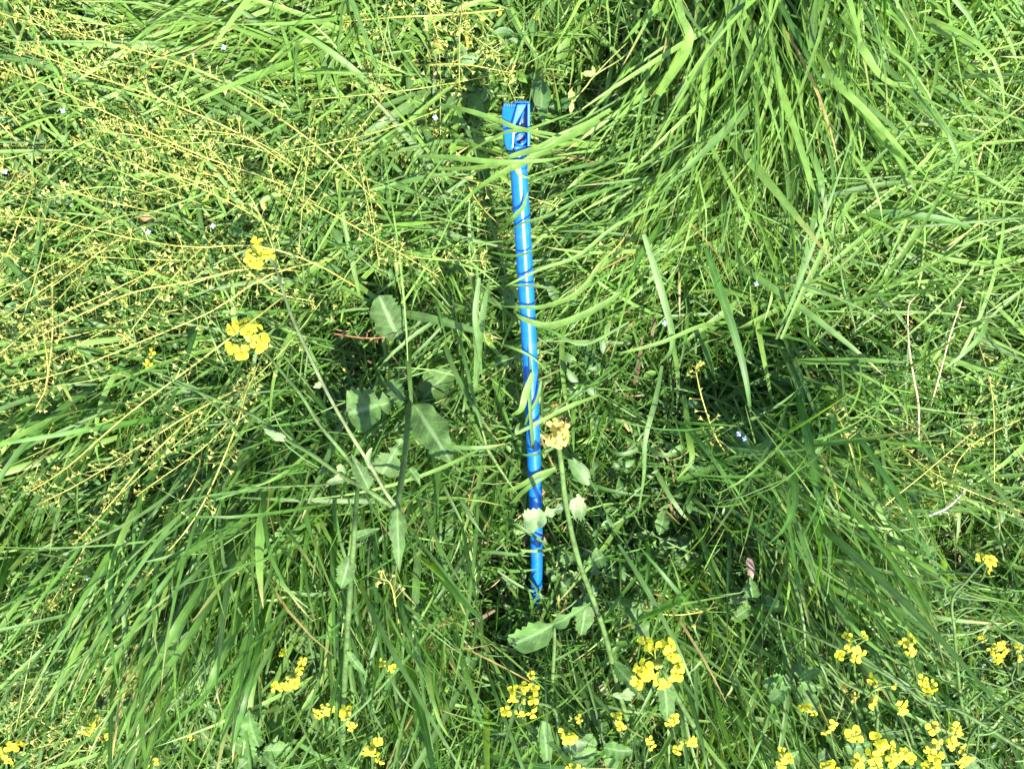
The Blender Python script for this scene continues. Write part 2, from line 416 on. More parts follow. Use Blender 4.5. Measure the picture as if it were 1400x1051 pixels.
# ------------------------------------------------------------------ blades
def blade_curves(m, phi, L, z0, th0, th1, curl, roll0, twist, K, kink=None):
    n = len(phi)
    t = np.linspace(0, 1, K + 1)[None, :]
    if kink is None: kink = np.full(n, -1.0)
    f_s = t ** 1.3
    f_k = 1 / (1 + np.exp(-(t - np.abs(kink)[:, None]) / 0.045))
    f = np.where(kink[:, None] > 0, 0.3 * f_s + 0.7 * f_k, f_s)
    th = th0[:, None] + (th1 - th0)[:, None] * f
    ph = phi[:, None] + curl[:, None] * (t - 0.5)
    T = np.stack([np.cos(th) * np.cos(ph), np.cos(th) * np.sin(ph), np.sin(th)], -1)
    step = (L / K)[:, None, None]
    Cn = np.concatenate([np.zeros((n, 1, 3)), np.cumsum((T[:, :-1] + T[:, 1:]) * 0.5 * step, 1)], 1)
    mid = Cn[:, K // 2, :2]
    Cn[..., :2] += (m[:, :2] - mid)[:, None, :]
    Cn[..., 2] += z0[:, None]
    Cn[..., 2] = np.maximum(Cn[..., 2], 0.004)
    S = np.stack([-np.sin(ph), np.cos(ph), np.zeros_like(ph)], -1)
    N = np.cross(T, S)
    r = roll0[:, None] + twist[:, None] * t
    S2 = S * np.cos(r)[..., None] + N * np.sin(r)[..., None]
    N2 = np.cross(T, S2)
    return Cn, S2, N2

def ribbons(Cn, S, N, W, col, across=3, crease=0.16, tipcol=None, prof=None):
    n, K1, _ = Cn.shape
    t = np.linspace(0, 1, K1)
    if prof is None:
        prof = np.minimum(1, 0.55 + 1.8 * t) * np.clip(1 - t ** 2.6, 0, 1) ** 0.75
        prof = np.maximum(prof, 0.03)
    w = W[:, None] * prof[None, :] * 0.5
    u = np.linspace(-1, 1, across)
    V = Cn[:, :, None, :] + S[:, :, None, :] * (w[..., None, None] * u[None, None, :, None])
    V = V + N[:, :, None, :] * ((np.abs(u) * crease)[None, None, :, None] * w[..., None, None] * 2)
    idx = np.arange(n * K1 * across).reshape(n, K1, across)
    Q = np.stack([idx[:, :-1, :-1], idx[:, :-1, 1:], idx[:, 1:, 1:], idx[:, 1:, :-1]], -1).reshape(-1, 4)
    cc = np.repeat(col[:, None, :], K1, 1)
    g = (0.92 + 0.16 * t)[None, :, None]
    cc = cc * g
    if tipcol is not None:
        k = np.clip((t - 0.8) / 0.2, 0, 1)[None, :, None] * tipcol[:, None, None]
        cc = cc * (1 - k) + np.array([0.3, 0.24, 0.09]) * k
    cc = np.repeat(cc[:, :, None, :], across, 2)
    lu = np.zeros((n, K1, across, 3))
    lu[..., 0] = u[None, None, :]
    lu[..., 1] = t[None, :, None] * 6
    lu[..., 2] = (np.arange(n) * 0.713 % 37)[:, None, None]
    return V.reshape(-1, 3), Q, cc.reshape(-1, 3), lu.reshape(-1, 3)

DEEP = np.array([0.037, 0.108, 0.013]); MID = np.array([0.071, 0.164, 0.021])
LIME = np.array([0.152, 0.264, 0.052]); GLAU = np.array([0.090, 0.170, 0.046])
DRY = np.array([0.34, 0.26, 0.10])
def blade_cols(fd, n, dry=0.01):
    r = rng.random(n); r2 = rng.random(n)[:, None]
    base = DEEP * (1 - r2) + MID * r2
    isl = r < fd['lime']
    isg = (~isl) & (r < fd['lime'] + fd['glau'])
    k = (0.5 + 0.5 * rng.random(n))[:, None]
    base = np.where(isl[:, None], base * (1 - k) + LIME * k, base)
    base = np.where(isg[:, None], base * (1 - k) + GLAU * k, base)
    base = base * np.exp(rng.normal(0, 0.13, n))[:, None]
    d = rng.random(n) < dry
    base[d] = DRY * (0.7 + 0.5 * rng.random(d.sum()))[:, None]
    return base

def scatter(n, key, mx, ext=1.0, hol=0.85):
    """n photo positions drawn by the density map, with a margin all round the frame"""
    out = []
    tot = 0
    while tot < n:
        k = n * 2
        px = rng.uniform(-330, 1730, k); py = rng.uniform(-300, 1350, k)
        fd = field(px, py)
        d = fd[key] / mx
        d = d * (1 - hol * hollow(px, py))
        off = np.maximum(np.maximum(-px, px - 1400), np.maximum(-py, py - 1051))
        d = np.where(off > 120, d * 0.6, d)
        s = rng.random(k) < d
        out.append(np.stack([px[s], py[s]], 1)); tot += s.sum()
    return np.concatenate(out)[:n]

def gen(n, lscale, wscale, K, long_=True, key='dens', hol=0.85, zmax=0.10):
    xy = scatter(n, key, 1.8, hol=hol)
    px, py = xy[:, 0], xy[:, 1]
    fd = field(px, py); ho = hollow(px, py)
    ang = np.arctan2(-fd['dy'], fd['dx'])
    spread = (1 - fd['coh']) * (1.5 if long_ else 2.2) + 0.06
    phi = ang + rng.normal(0, 1, n) * spread
    flat = np.clip(fd['flat'] + rng.normal(0, .13, n), 0.1, 1.0)
    xp, _ = pole_at(py)
    near = np.exp(-((px - xp) / 95.0) ** 2) * ((py > 60) & (py < 880))
    low = np.clip(1 - 0.55 * near - 0.45 * ho, 0.3, 1)
    L = fd['len'] * lscale * np.exp(rng.normal(0, .22, n)) * (0.75 + 0.25 * low)
    W = fd['wid'] * 1e-3 * wscale * np.exp(rng.normal(0, .36, n))
    th0 = np.radians(np.clip(84 - 72 * flat + rng.normal(0, 8, n), 4, 86)) * np.clip(low + 0.15, 0, 1)
    th1 = np.radians(np.clip(28 - 62 * flat + rng.normal(0, 22, n), -75, 75))
    z0 = rng.random(n) ** 1.2 * zmax * (0.45 + 0.75 * flat) * low + hump(px, py) * rng.random(n) ** 0.7
    curl = rng.normal(0, 1, n) * ((.24 if long_ else .45) + .5 * (1 - fd['coh']) ** 2 + .35 * (rng.random(n) < .12))
    kink = np.where(rng.random(n) < 0.12, rng.uniform(.55, .85, n), -1)
    th1 = np.where(kink > 0, th1 - 0.7, th1)
    m = np.stack([P(a, b, 0.10)[:2] for a, b in xy]) if False else np.stack([(px - 700) * F * (H - .1), -(py - 525.5) * F * (H - .1)], 1)
    Cn, S, N = blade_curves(m, phi, L, z0, th0, th1, curl, rng.normal(0, .45, n), rng.normal(0, .9, n), K, kink)
    ok = ~rejected(Cn, 0.05 if long_ else 0.10)
    col = blade_cols(fd, n, 0.003 if long_ else 0.02)
    W = np.where(col[:, 0] > col[:, 1], np.minimum(W, .004), W)
    tip = (rng.random(n) < 0.28).astype(float)
    return [a[ok] for a in (Cn, S, N, W, col, tip, px, py, L)]

# long blades belong to clumps
TUS = [
 (1060, 110, 'tall grass clump flowing down from the top right edge of the photo'),
 (840, 330, 'bright grass clump sweeping left over the middle of the blue pole'),
 (1270, 260, 'fine pale grass lying flat in streaks at the right edge, above the dark hollow'),
 (420, 40, 'wide pale grass clump leaning left along the top edge, left of the blue pole head'),
 (570, 220, 'loose pale grass lying sideways just left of the blue pole head'),
 (620, 480, 'upright blue-green grass clump close to the left side of the pole'),
 (130, 640, 'dark green grass clump combed towards the lower left at the left edge'),
 (270, 860, 'long wide grass clump with shiny bent tips near the bottom left corner'),
 (530, 850, 'tall upright grass clump below the mustard fork, left of the pole foot'),
 (1130, 700, 'deep green grass fan leaning to the lower right, right of the pole foot'),
 (960, 450, 'dark shaded grass clump in the hollow right of the pole middle'),
 (930, 880, 'grass clump behind the largest yellow flower head near the bottom'),
 (1250, 900, 'grass clump among the yellow flowers in the bottom right corner'),
 (180, 200, 'sparse short grass under the yellow seed stalks at the upper left'),
]
def put_ribbons(name, data, mat, parent=None, loc=(0, 0, 0), kind=None, across=3, crease=0.16):
    Cn, S, N, W, col, tip = data[:6]
    V, Q, cc, lu = ribbons(Cn - np.asarray(loc), S, N, W, col, across, crease, tip)
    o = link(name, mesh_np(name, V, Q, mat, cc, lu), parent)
    if kind: o['kind'] = kind
    return o

CLUMPS = []
def long_grass():
    D = gen(9300, .88, .80, 9, True, 'dens', 0.95, 0.12)
    px, py, L, W = D[6], D[7], D[8], D[3]
    tx = np.array([(a, b) for a, b, _ in TUS], float)
    own = np.argmin((px[:, None] - tx[None, :, 0]) ** 2 + (py[:, None] - tx[None, :, 1]) ** 2, 1)
    inside = (px > 0) & (px < 1400) & (py > 0) & (py < 1051)
    for i, (a, b, lab) in enumerate(TUS):
        base = P(a, b, 0.0)
        root = empty('grass_clump', base, lab, 'grass clump')
        CLUMPS.append((a, b, root, base))
        sel = np.where(own == i)[0]
        size = np.where(inside[sel], L[sel] * W[sel] * (0.4 + D[0][sel, 5, 2] * 6), 0)
        order = sel[np.argsort(-size)]
        big, rest = order[:110], order[110:]
        if len(rest): 
            o = put_ribbons('fine_blades', [d[rest] for d in D[:6]], M_GRASS, root, base, 'stuff')
        for j in big:
            r0 = D[0][j, 0]
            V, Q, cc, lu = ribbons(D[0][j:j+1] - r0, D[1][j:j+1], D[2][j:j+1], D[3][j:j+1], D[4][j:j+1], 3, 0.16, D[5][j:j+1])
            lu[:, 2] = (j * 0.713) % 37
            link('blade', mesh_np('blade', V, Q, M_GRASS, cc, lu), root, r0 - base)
long_grass()

D = gen(31000, .56, .46, 5, False, 'dens', 0.93, 0.12)
tag(put_ribbons('meadow_grass', D, M_GRASS, crease=0.12), 'narrow green grass filling the gaps between the clumps', 'grass', kind='stuff')
D = gen(34000, .40, .42, 4, False, 'weed', 0.4, 0.06)
tag(put_ribbons('low_grass', D, M_GRASS, across=2, crease=0.0), 'short fine grass close to the soil under the taller blades', 'grass', kind='stuff')

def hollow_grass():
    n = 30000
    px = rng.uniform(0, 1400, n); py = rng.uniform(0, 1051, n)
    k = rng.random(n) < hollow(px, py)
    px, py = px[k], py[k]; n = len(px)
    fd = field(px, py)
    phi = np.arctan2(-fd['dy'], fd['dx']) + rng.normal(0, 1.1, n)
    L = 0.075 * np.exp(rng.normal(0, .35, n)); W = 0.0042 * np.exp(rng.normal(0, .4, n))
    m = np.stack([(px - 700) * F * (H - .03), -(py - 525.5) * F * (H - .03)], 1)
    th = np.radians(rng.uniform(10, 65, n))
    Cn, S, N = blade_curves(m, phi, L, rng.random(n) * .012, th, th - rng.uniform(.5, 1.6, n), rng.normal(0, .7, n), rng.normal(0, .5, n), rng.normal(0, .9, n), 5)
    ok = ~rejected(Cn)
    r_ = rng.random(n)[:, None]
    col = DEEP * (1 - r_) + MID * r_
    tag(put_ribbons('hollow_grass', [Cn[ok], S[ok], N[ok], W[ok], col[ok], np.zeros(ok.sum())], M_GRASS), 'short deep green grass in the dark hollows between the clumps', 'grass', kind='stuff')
hollow_grass()

# the meadow goes on round the place in the picture
def outer_grass():
    n = 46000
    m = rng.uniform(-1, 1, (n, 2)); m = np.sign(m) * (np.abs(m) ** 1.35) * 3.6
    m = m[(np.abs(m[:, 0]) > 1.02) | (np.abs(m[:, 1]) > .84)]; n = len(m)
    phi = 2.5 * np.sin(m[:, 0] * 2.1 + 1.7 * np.sin(m[:, 1] * 1.6)) + 1.5 * np.sin(m[:, 1] * 2.7) + rng.normal(0, .6, n)
    L = 0.26 * np.exp(rng.normal(0, .3, n)); W = 0.0085 * np.exp(rng.normal(0, .35, n))
    th = np.radians(rng.uniform(30, 80, n))
    Cn, S, N = blade_curves(m, phi, L, rng.random(n) * .03, th, th - rng.uniform(.6, 1.9, n), rng.normal(0, .4, n), rng.normal(0, .4, n), rng.normal(0, .9, n), 4)
    r_ = rng.random(n)[:, None]
    col = np.where(rng.random(n)[:, None] < .35, MID * (1 - r_) + LIME * r_, DEEP * (1 - r_) + MID * r_)
    tag(put_ribbons('outer_grass', [Cn, S, N, W, col, np.zeros(n)], M_GRASS, across=2, crease=0), 'meadow grass going on beyond the edges of the photo', 'grass', kind='stuff')
outer_grass()

# ------------------------------------------------------------------ small-leaved weeds
def weeds():
    n = 45000
    xy = scatter(n, 'weed', 1.5, hol=0.45)
    px, py = xy[:, 0], xy[:, 1]
    fd = field(px, py)
    z = rng.random(n) ** 0.9 * (0.03 + 0.13 * np.clip(fd['flat'] * fd['weed'], 0, 1)) + 0.003
    k = F * (H - z)
    c = np.stack([(px - 700) * k, -(py - 525.5) * k, z], 1)
    phi = rng.uniform(0, 2 * PI, n); th = rng.normal(0.15, 0.5, n)
    L = 0.0095 * np.exp(rng.normal(0, .5, n)); W = L * rng.uniform(.15, .5, n)
    K = 3
    Cn, S, N = blade_curves(c[:, :2], phi, L, z, th, th - 0.5, rng.normal(0, .3, n), rng.normal(0, .5, n), rng.normal(0, .3, n), K)
    prof = np.array([0.18, 0.95, 0.85, 0.06])
    r = rng.random(n)[:, None]; q = rng.random(n)
    col = (np.array([0.05, 0.13, 0.02]) * (1 - r) + np.array([0.13, 0.22, 0.035]) * r) * np.exp(rng.normal(0, .2, n))[:, None]
    yel = q < np.clip(0.03 + 0.16 * fd['purse'], 0, 0.3)
    col[yel] = np.array([0.27, 0.27, 0.05]) * (0.7 + 0.6 * rng.random(yel.sum()))[:, None]
    br = (q > 0.965)
    col[br] = np.array([0.33, 0.22, 0.10]) * (0.6 + 0.6 * rng.random(br.sum()))[:, None]
    ok = ~rejected(Cn)
    V, Q, cc, lu = ribbons(Cn[ok], S[ok], N[ok], W[ok], col[ok], 3, 0.2, None, prof)
    o = link('ground_weeds', mesh_np('ground_weeds', V, Q, M_WEED, cc, lu))
    tag(o, 'tiny leaves and specks of low weeds among the grass', 'weeds', kind='stuff')
weeds()

# larger soft leaves of low herbs, several per cluster
def herb_leaves():
    n0 = 1500
    xy = scatter(n0, 'weed', 1.5, hol=0.6)
    xy = np.repeat(xy, 6, 0) + rng.normal(0, 11, (n0 * 6, 2))
    px, py = xy[:, 0], xy[:, 1]; n = len(px)
    fd = field(px, py)
    z = np.repeat(rng.uniform(.02, .12, n0), 6) * np.clip(.4 + fd['flat'], 0, 1) + rng.normal(0, .008, n)
    z = np.maximum(z, .006)
    k = F * (H - z)
    c = np.stack([(px - 700) * k, -(py - 525.5) * k], 1)
    L = 0.018 * np.exp(rng.normal(0, .35, n)); W = L * rng.uniform(.28, .6, n)
    th = rng.normal(.3, .4, n)
    Cn, S, N = blade_curves(c, rng.uniform(0, 6.28, n), L, z, th, th - rng.uniform(.2, 1.4, n), rng.normal(0, .6, n), rng.normal(0, .5, n), rng.normal(0, .5, n), 5)
    prof = np.array([0.12, .7, 1.0, .92, .6, 0.05])
    r = np.repeat(rng.random(n0), 6)[:, None]
    col = (np.array([0.035, 0.10, 0.018]) * (1 - r) + np.array([0.085, 0.16, 0.05]) * r) * np.exp(rng.normal(0, .15, n))[:, None]
    ok = ~rejected(Cn)
    V, Q, cc, lu = ribbons(Cn[ok], S[ok], N[ok], W[ok], col[ok], 3, 0.22, None, prof)
    tag(link('herb_leaves', mesh_np('herb_leaves', V, Q, M_WEED, cc, lu)), 'soft small leaves of low herbs scattered through the grass', 'weeds', kind='stuff')
herb_leaves()

# dead blades lying on the soil
def litter():
    n = 8000
    xy = np.stack([rng.uniform(-250, 1650, n), rng.uniform(-250, 1300, n)], 1)
    xy = xy[rng.random(n) > .85 * hollow(xy[:, 0], xy[:, 1])]; n = len(xy)
    k = F * H
    c = np.stack([(xy[:, 0] - 700) * k, -(xy[:, 1] - 525.5) * k], 1)
    L = 0.05 * np.exp(rng.normal(0, .5, n)); W = 0.0035 * np.exp(rng.normal(0, .4, n))
    Cn, S, N = blade_curves(c, rng.uniform(0, 6.28, n), L, rng.random(n) * .05, rng.normal(0, .15, n), rng.normal(-.1, .2, n),
                            rng.normal(0, .6, n), rng.normal(0, .5, n), rng.normal(0, 1, n), 5)
    r = rng.random(n)[:, None]
    col = np.array([0.22, 0.15, 0.065]) * r + np.array([0.07, 0.04, 0.02]) * (1 - r)
    ok = ~rejected(Cn)
    V, Q, cc, lu = ribbons(Cn[ok], S[ok], N[ok], W[ok], col[ok], 2, 0.0)
    tag(link('dead_grass', mesh_np('dead_grass', V, Q, M_STRAW, cc, lu)), 'brown dead blades and crumbs lying on the soil', 'dead grass', kind='stuff')
litter()

# ------------------------------------------------------------------ tubes, leaves
def smooth_path(pts, n):
    """Catmull-Rom through 3D points, n samples"""
    p = np.asarray(pts, float)
    if len(p) == 2:
        t = np.linspace(0, 1, n)[:, None]; return p[0] * (1 - t) + p[1] * t
    p = np.vstack([2 * p[0] - p[1], p, 2 * p[-1] - p[-2]])
    m = len(p) - 3
    out = []
    for u in np.linspace(0, m - 1e-6, n):
        i = int(u); f = u - i
        a, b, c, d = p[i:i + 4]
        out.append(0.5 * (2 * b + (c - a) * f + (2 * a - 5 * b + 4 * c - d) * f * f + (3 * b - a - 3 * c + d) * f ** 3))
    return np.array(out)

def tube(path, rad, sides=6, caps=True):
    path = np.asarray(path, float); n = len(path)
    rad = np.broadcast_to(np.asarray(rad, float), (n,)) if np.ndim(rad) == 0 else np.interp(np.linspace(0, 1, n), np.linspace(0, 1, len(rad)), rad)
    T = np.gradient(path, axis=0); T /= np.linalg.norm(T, axis=1, keepdims=True) + 1e-12
    ref = np.array([0, 0, 1.0]) if abs(T[0][2]) < 0.9 else np.array([1.0, 0, 0])
    A = np.cross(T, ref); A /= np.linalg.norm(A, axis=1, keepdims=True) + 1e-12
    B = np.cross(T, A)
    a = np.arange(sides) * 2 * PI / sides
    V = path[:, None, :] + rad[:, None, None] * (A[:, None, :] * np.cos(a)[None, :, None] + B[:, None, :] * np.sin(a)[None, :, None])
    i = np.arange(n * sides).reshape(n, sides); j = np.roll(i, -1, 1)
    Q = np.stack([i[:-1], i[1:], j[1:], j[:-1]], -1).reshape(-1, 4)
    V = V.reshape(-1, 3); tri = []
    if caps:
        V = np.vstack([V, path[0], path[-1]]); c0, c1 = n * sides, n * sides + 1
        for s in range(sides):
            tri.append((c0, i[0, s], j[0, s])); tri.append((c1, j[-1, s], i[-1, s]))
    return V, Q, np.array(tri, int).reshape(-1, 3)

class MB:
    """collects pieces of ONE mesh"""
    def __init__(s): s.V = []; s.Q = []; s.T = []; s.c = []; s.u = []; s.n = 0
    def add(s, V, Q=None, T=None, col=(1, 1, 1), uv=None):
        V = np.asarray(V, float)
        s.V.append(V)
        if Q is not None and len(Q): s.Q.append(np.asarray(Q) + s.n)
        if T is not None and len(T): s.T.append(np.asarray(T) + s.n)
        s.c.append(np.broadcast_to(np.asarray(col, float), (len(V), 3)))
        s.u.append(np.zeros((len(V), 3)) + [0.6, 0, 0] if uv is None else uv)
        s.n += len(V)
    def tube(s, path, rad, sides=6, col=(1, 1, 1)):
        V, Q, T = tube(path, rad, sides)
        uv = np.zeros((len(V), 3)); uv[:, 0] = 0.6; uv[:, 1] = np.arange(len(V)) / sides
        s.add(V, Q, T, col, uv)
    def build(s, name, mat, parent=None, base=(0, 0, 0), smooth=True):
        V = np.concatenate(s.V) - np.asarray(base)
        Q = np.concatenate(s.Q) if s.Q else None
        T = np.concatenate(s.T) if s.T else None
        return link(name, mesh_np(name, V, Q, mat, np.concatenate(s.c), np.concatenate(s.u), T, smooth), parent)

GL1 = np.array([0.054, 0.118, 0.026]); GL2 = np.array([0.072, 0.142, 0.038]); GPALE = np.array([0.20, 0.29, 0.13])
def leaf(parent, base, a, b, wid, kind='ovate', roll=0.0, col=GL1, arch=0.08, wave=0.05, name='leaf', label=None, mat=None, petiole=0.0):
    """a, b: (px, py, z) of leaf base and tip; wid in photo pixels"""
    A, B = P(*a), P(*b)
    ax = B - A; L = np.linalg.norm(ax); ax = ax / L
    up = np.array([0, 0, 1.0]); s = np.cross(ax, up)
    s = s / (np.linalg.norm(s) + 1e-9); n = np.cross(s, ax)
    s, n = s * math.cos(roll) + n * math.sin(roll), n * math.cos(roll) - s * math.sin(roll)
    Wm = wid * F * (H - a[2]) * 0.5
    K = 22
    t = np.linspace(0, 1, K + 1)
    if kind == 'ovate': pr = np.sin(PI * np.clip(t, 0, 1) ** 0.8) ** 0.75
    elif kind == 'round': pr = np.clip(1 - (2 * t - 1) ** 2, 0, 1) ** 0.42
    elif kind == 'lance': pr = np.clip(np.sin(PI * t ** 0.55), 0, 1) ** 0.9
    elif kind == 'lobed':
        pr = 0.10 + 0.34 * np.exp(-((t - .16) / .06) ** 2) + 0.45 * np.exp(-((t - .36) / .07) ** 2) + np.clip(1 - ((t - .74) / .275) ** 2, 0, 1) ** 0.5
        pr = np.minimum(pr, 1)
    pr = np.clip(pr, 0.02, 1); pr[-1] = 0.03
    r = np.random.default_rng(int(a[0] * 7 + a[1] * 3) % 99991)
    ph = r.uniform(0, 6)
    cols = 7
    u = np.linspace(-1, 1, cols)
    V = np.zeros((K + 1, cols, 3)); lu = np.zeros((K + 1, cols, 3))
    for k in range(K + 1):
        for q in range(cols):
            side = np.sign(u[q])
            tooth = 1 + 0.17 * math.sin(k * PI + (0.8 if side > 0 else 0)) * (abs(u[q]) == 1) + 0.11 * math.sin(t[k] * 17 + ph * side)
            x = u[q] * pr[k] * Wm * tooth
            h = arch * L * math.sin(PI * t[k]) + abs(u[q]) ** 1.5 * pr[k] * Wm * 0.28 + wave * Wm * 4 * abs(u[q]) * (math.sin(t[k] * 15 + ph + side * 1.7) + .6 * math.sin(t[k] * 29 + ph * 2 - side)) * 0.5
            h += Wm * 0.05 * math.sin(t[k] * 40 + abs(u[q]) * 9)
            V[k, q] = A + ax * (t[k] * L) + s * x + n * h
            lu[k, q] = (u[q] * 0.9, t[k] * 7 - abs(u[q]) * 1.5, ph)
    i = np.arange((K + 1) * cols).reshape(K + 1, cols)
    Q = np.stack([i[:-1, :-1], i[:-1, 1:], i[1:, 1:], i[1:, :-1]], -1).reshape(-1, 4)
    mb = MB()
    mb.add(V.reshape(-1, 3), Q, None, col, lu.reshape(-1, 3))
    # midrib as a low ridge below the blade, and petiole
    mid = V[:, cols // 2] - n * 0.0008
    mb.tube(mid[:-1], [0.0013, 0.0005], 5, np.minimum(np.array(col) * 1.9, 0.5))
    if petiole:
        mb.tube(smooth_path([A - ax * petiole * F - np.array([0, 0, petiole * F * .6]), A - ax * petiole * F * .4, A], 6), [0.0014, 0.0012], 5, np.array(col) * 1.4)
    o = mb.build(name, mat or M_MUST, parent, base)
    if label: o['label'] = label
    return o

# ------------------------------------------------------------------ mustard flowers
def petal_mesh(seed, col):
    r = np.random.default_rng(seed)
    K, cols = 5, 5
    t = np.linspace(0, 1, K + 1); u = np.linspace(-1, 1, cols)
    pr = np.array([0.14, 0.22, 0.55, 0.92, 1.0, 0.62])
    V = []; lu = []
    b, c = r.uniform(.0, .9), r.uniform(-.4, .5)
    for k in range(K + 1):
        for q in range(cols):
            x = u[q] * pr[k] * (0.44 + 0.05 * math.sin(seed * 2.3)) * (1 + .08 * r.normal() * (abs(u[q]) == 1))
            y = t[k] * (1 - 0.10 * (abs(u[q]) ** 2) * t[k] + (0.03 if k == K and abs(u[q]) == .5 else 0))
            z = 0.28 * math.sin(t[k] * 1.6) - b * t[k] ** 2 * 0.8 + c * x * x * 2 + 0.05 * r.normal() + .06 * u[q] * math.sin(t[k] * 5 + seed)
            V.append((x, y, z)); lu.append((u[q], t[k] * 2, seed))
    i = np.arange((K + 1) * cols).reshape(K + 1, cols)
    Q = np.stack([i[:-1, :-1], i[:-1, 1:], i[1:, 1:], i[1:, :-1]], -1).reshape(-1, 4)
    cc = np.tile(np.array(col), (len(V), 1)) * (0.8 + 0.25 * np.repeat(t, cols))[:, None]
    return mesh_np('petal', np.array(V), Q, M_PETAL, cc, np.array(lu))
PETALS = [petal_mesh(i, (0.80, 0.73, 0.045)) for i in range(6)]
PETALS_PALE = [petal_mesh(40 + i, (0.72, 0.52, 0.14)) for i in range(4)]

def flower_core():
    mb = MB()
    g = (0.20, 0.27, 0.04); y = (0.55, 0.42, 0.03)
    mb.tube([(0, 0, -0.55), (0, 0, -0.1), (0, 0, 0.02)], [0.05, 0.06, 0.09], 6, g)          # receptacle
    mb.tube([(0, 0, 0), (0, 0, .2), (0, 0, 0.38)], [0.07, 0.06, 0.08], 6, (0.22, 0.30, 0.05))  # pistil
    for k in range(6):
        a = k * PI / 3
        d = np.array([math.cos(a), math.sin(a), 0])
        mb.tube([d * .04, d * .13 + [0, 0, .24], d * .17 + [0, 0, .36]], [0.018, 0.018], 4, y)
        mb.tube([d * .15 + [0, 0, .34], d * .19 + [0, 0, .44]], [0.05, 0.02], 4, y)
    for k in range(4):                                                                       # sepals
        a = k * PI / 2 + PI / 4
        d = np.array([math.cos(a), math.sin(a), 0])
        mb.tube([d * .04 - [0, 0, .08], d * .22, d * .42 + [0, 0, .08]], [0.05, 0.07, 0.015], 4, (0.34, 0.36, 0.04))
    me = mb.build('flower', M_PURSE).data
    o = [x for x in C.objects if x.data == me][0]; bpy.data.objects.remove(o)
    return me
CORE = flower_core()

def add_flower(plant, base, pos, nrm, size, pale=False, closed=0.0):
    fl = link('flower', CORE, plant)
    q = Vector(nrm).to_track_quat('Z', 'Y')
    size *= .92
    fl.matrix_local = Matrix.Translation(Vector(pos - base)) @ q.to_matrix().to_4x4() @ Matrix.Rotation(rng.uniform(0, 6.28), 4, 'Z') @ Matrix.Scale(size, 4)
    npet = 4
    lost = rng.integers(4) if rng.random() < .16 else -1
    for k in range(npet):
        if k == lost: continue
        p = link('petal', (PETALS_PALE if pale else PETALS)[rng.integers(4 if pale else 6)], fl)
        p.matrix_local = (Matrix.Rotation(k * PI / 2 + rng.normal(0, .12), 4, 'Z') @ Matrix.Rotation(closed + rng.normal(0.05, .28), 4, 'X')
                          @ Matrix.Scale(rng.uniform(.9, 1.08), 4))
    return fl

def flower_head(plant, base, px, py, z, offs, size=0.0088, pale=False, buds=5, jit=3):
    """offs: pixel offsets of the open flowers round the stem tip"""
    c = P(px, py, z)
    mb = MB()
    for dx, dy in offs:
        dx += rng.normal(0, jit * .4); dy += rng.normal(0, jit * .4)
        rr = math.hypot(dx, dy)
        zf = z + 0.012 - 0.0006 * rr + rng.normal(0, .005)
        p = P(px + dx, py + dy, zf)
        nrm = np.array([dx / 40.0, -dy / 40.0, 1.0]) + rng.normal(0, .38, 3) * [1, 1, 0]
        nrm /= np.linalg.norm(nrm)
        add_flower(plant, base, p, nrm, size * rng.uniform(.88, 1.12), pale, rng.choice([0.0, 0.0, 0.35]))
        s0 = c - np.array([0, 0, 0.012 + 0.0004 * rr])
        mb.tube(smooth_path([s0, (s0 + p) / 2 - np.array([0, 0, .002]), p - nrm * size * .4], 5), [0.0007, 0.0006], 4, (0.20, 0.27, 0.05))
    for k in range(buds):
        a = rng.uniform(0, 6.28); d = rng.uniform(0, 5)
        p = P(px + d * math.cos(a), py + d * math.sin(a), z + 0.012 + rng.uniform(-.003, .004))
        mb.tube([p - [0, 0, .0045], p - [0, 0, .002], p + [0, 0, .001], p + [0, 0, .003]], [0.0006, 0.0019, 0.0021, 0.0006], 6, (0.33, 0.36, 0.05))
    mb.build('bud_cluster', M_PURSE, plant, base)

STEMG = (0.072, 0.132, 0.034)
def stem(plant, base, pts, r0, r1, col=STEMG, name='stem', n=18, sides=8, label=None):
    mb = MB()
    path = smooth_path([P(*p) for p in pts], n * 2)
    tt = np.linspace(0, 1, n * 2)
    rad = (r0 + (r1 - r0) * tt) * .88 * (1 + .10 * np.exp(-((tt * 7 % 1 - .5) / .10) ** 2) + .04 * np.sin(tt * 60))
    mb.tube(path, list(rad), sides, np.array(col) * rng.uniform(.9, 1.1))
    o = mb.build(name, M_MUST, plant, base)
    if label: o['label'] = label
    return o

def ring(n, r, a0=0.0, a1=360.0):
    return [(r * math.cos(math.radians(a)), r * math.sin(math.radians(a))) for a in np.linspace(a0, a1, n, endpoint=a1 - a0 < 359)]

def plant(px, py, label, group=None):
    b = P(px, py, 0.0)
    return empty('mustard_plant', b, label, 'mustard plant', group), b

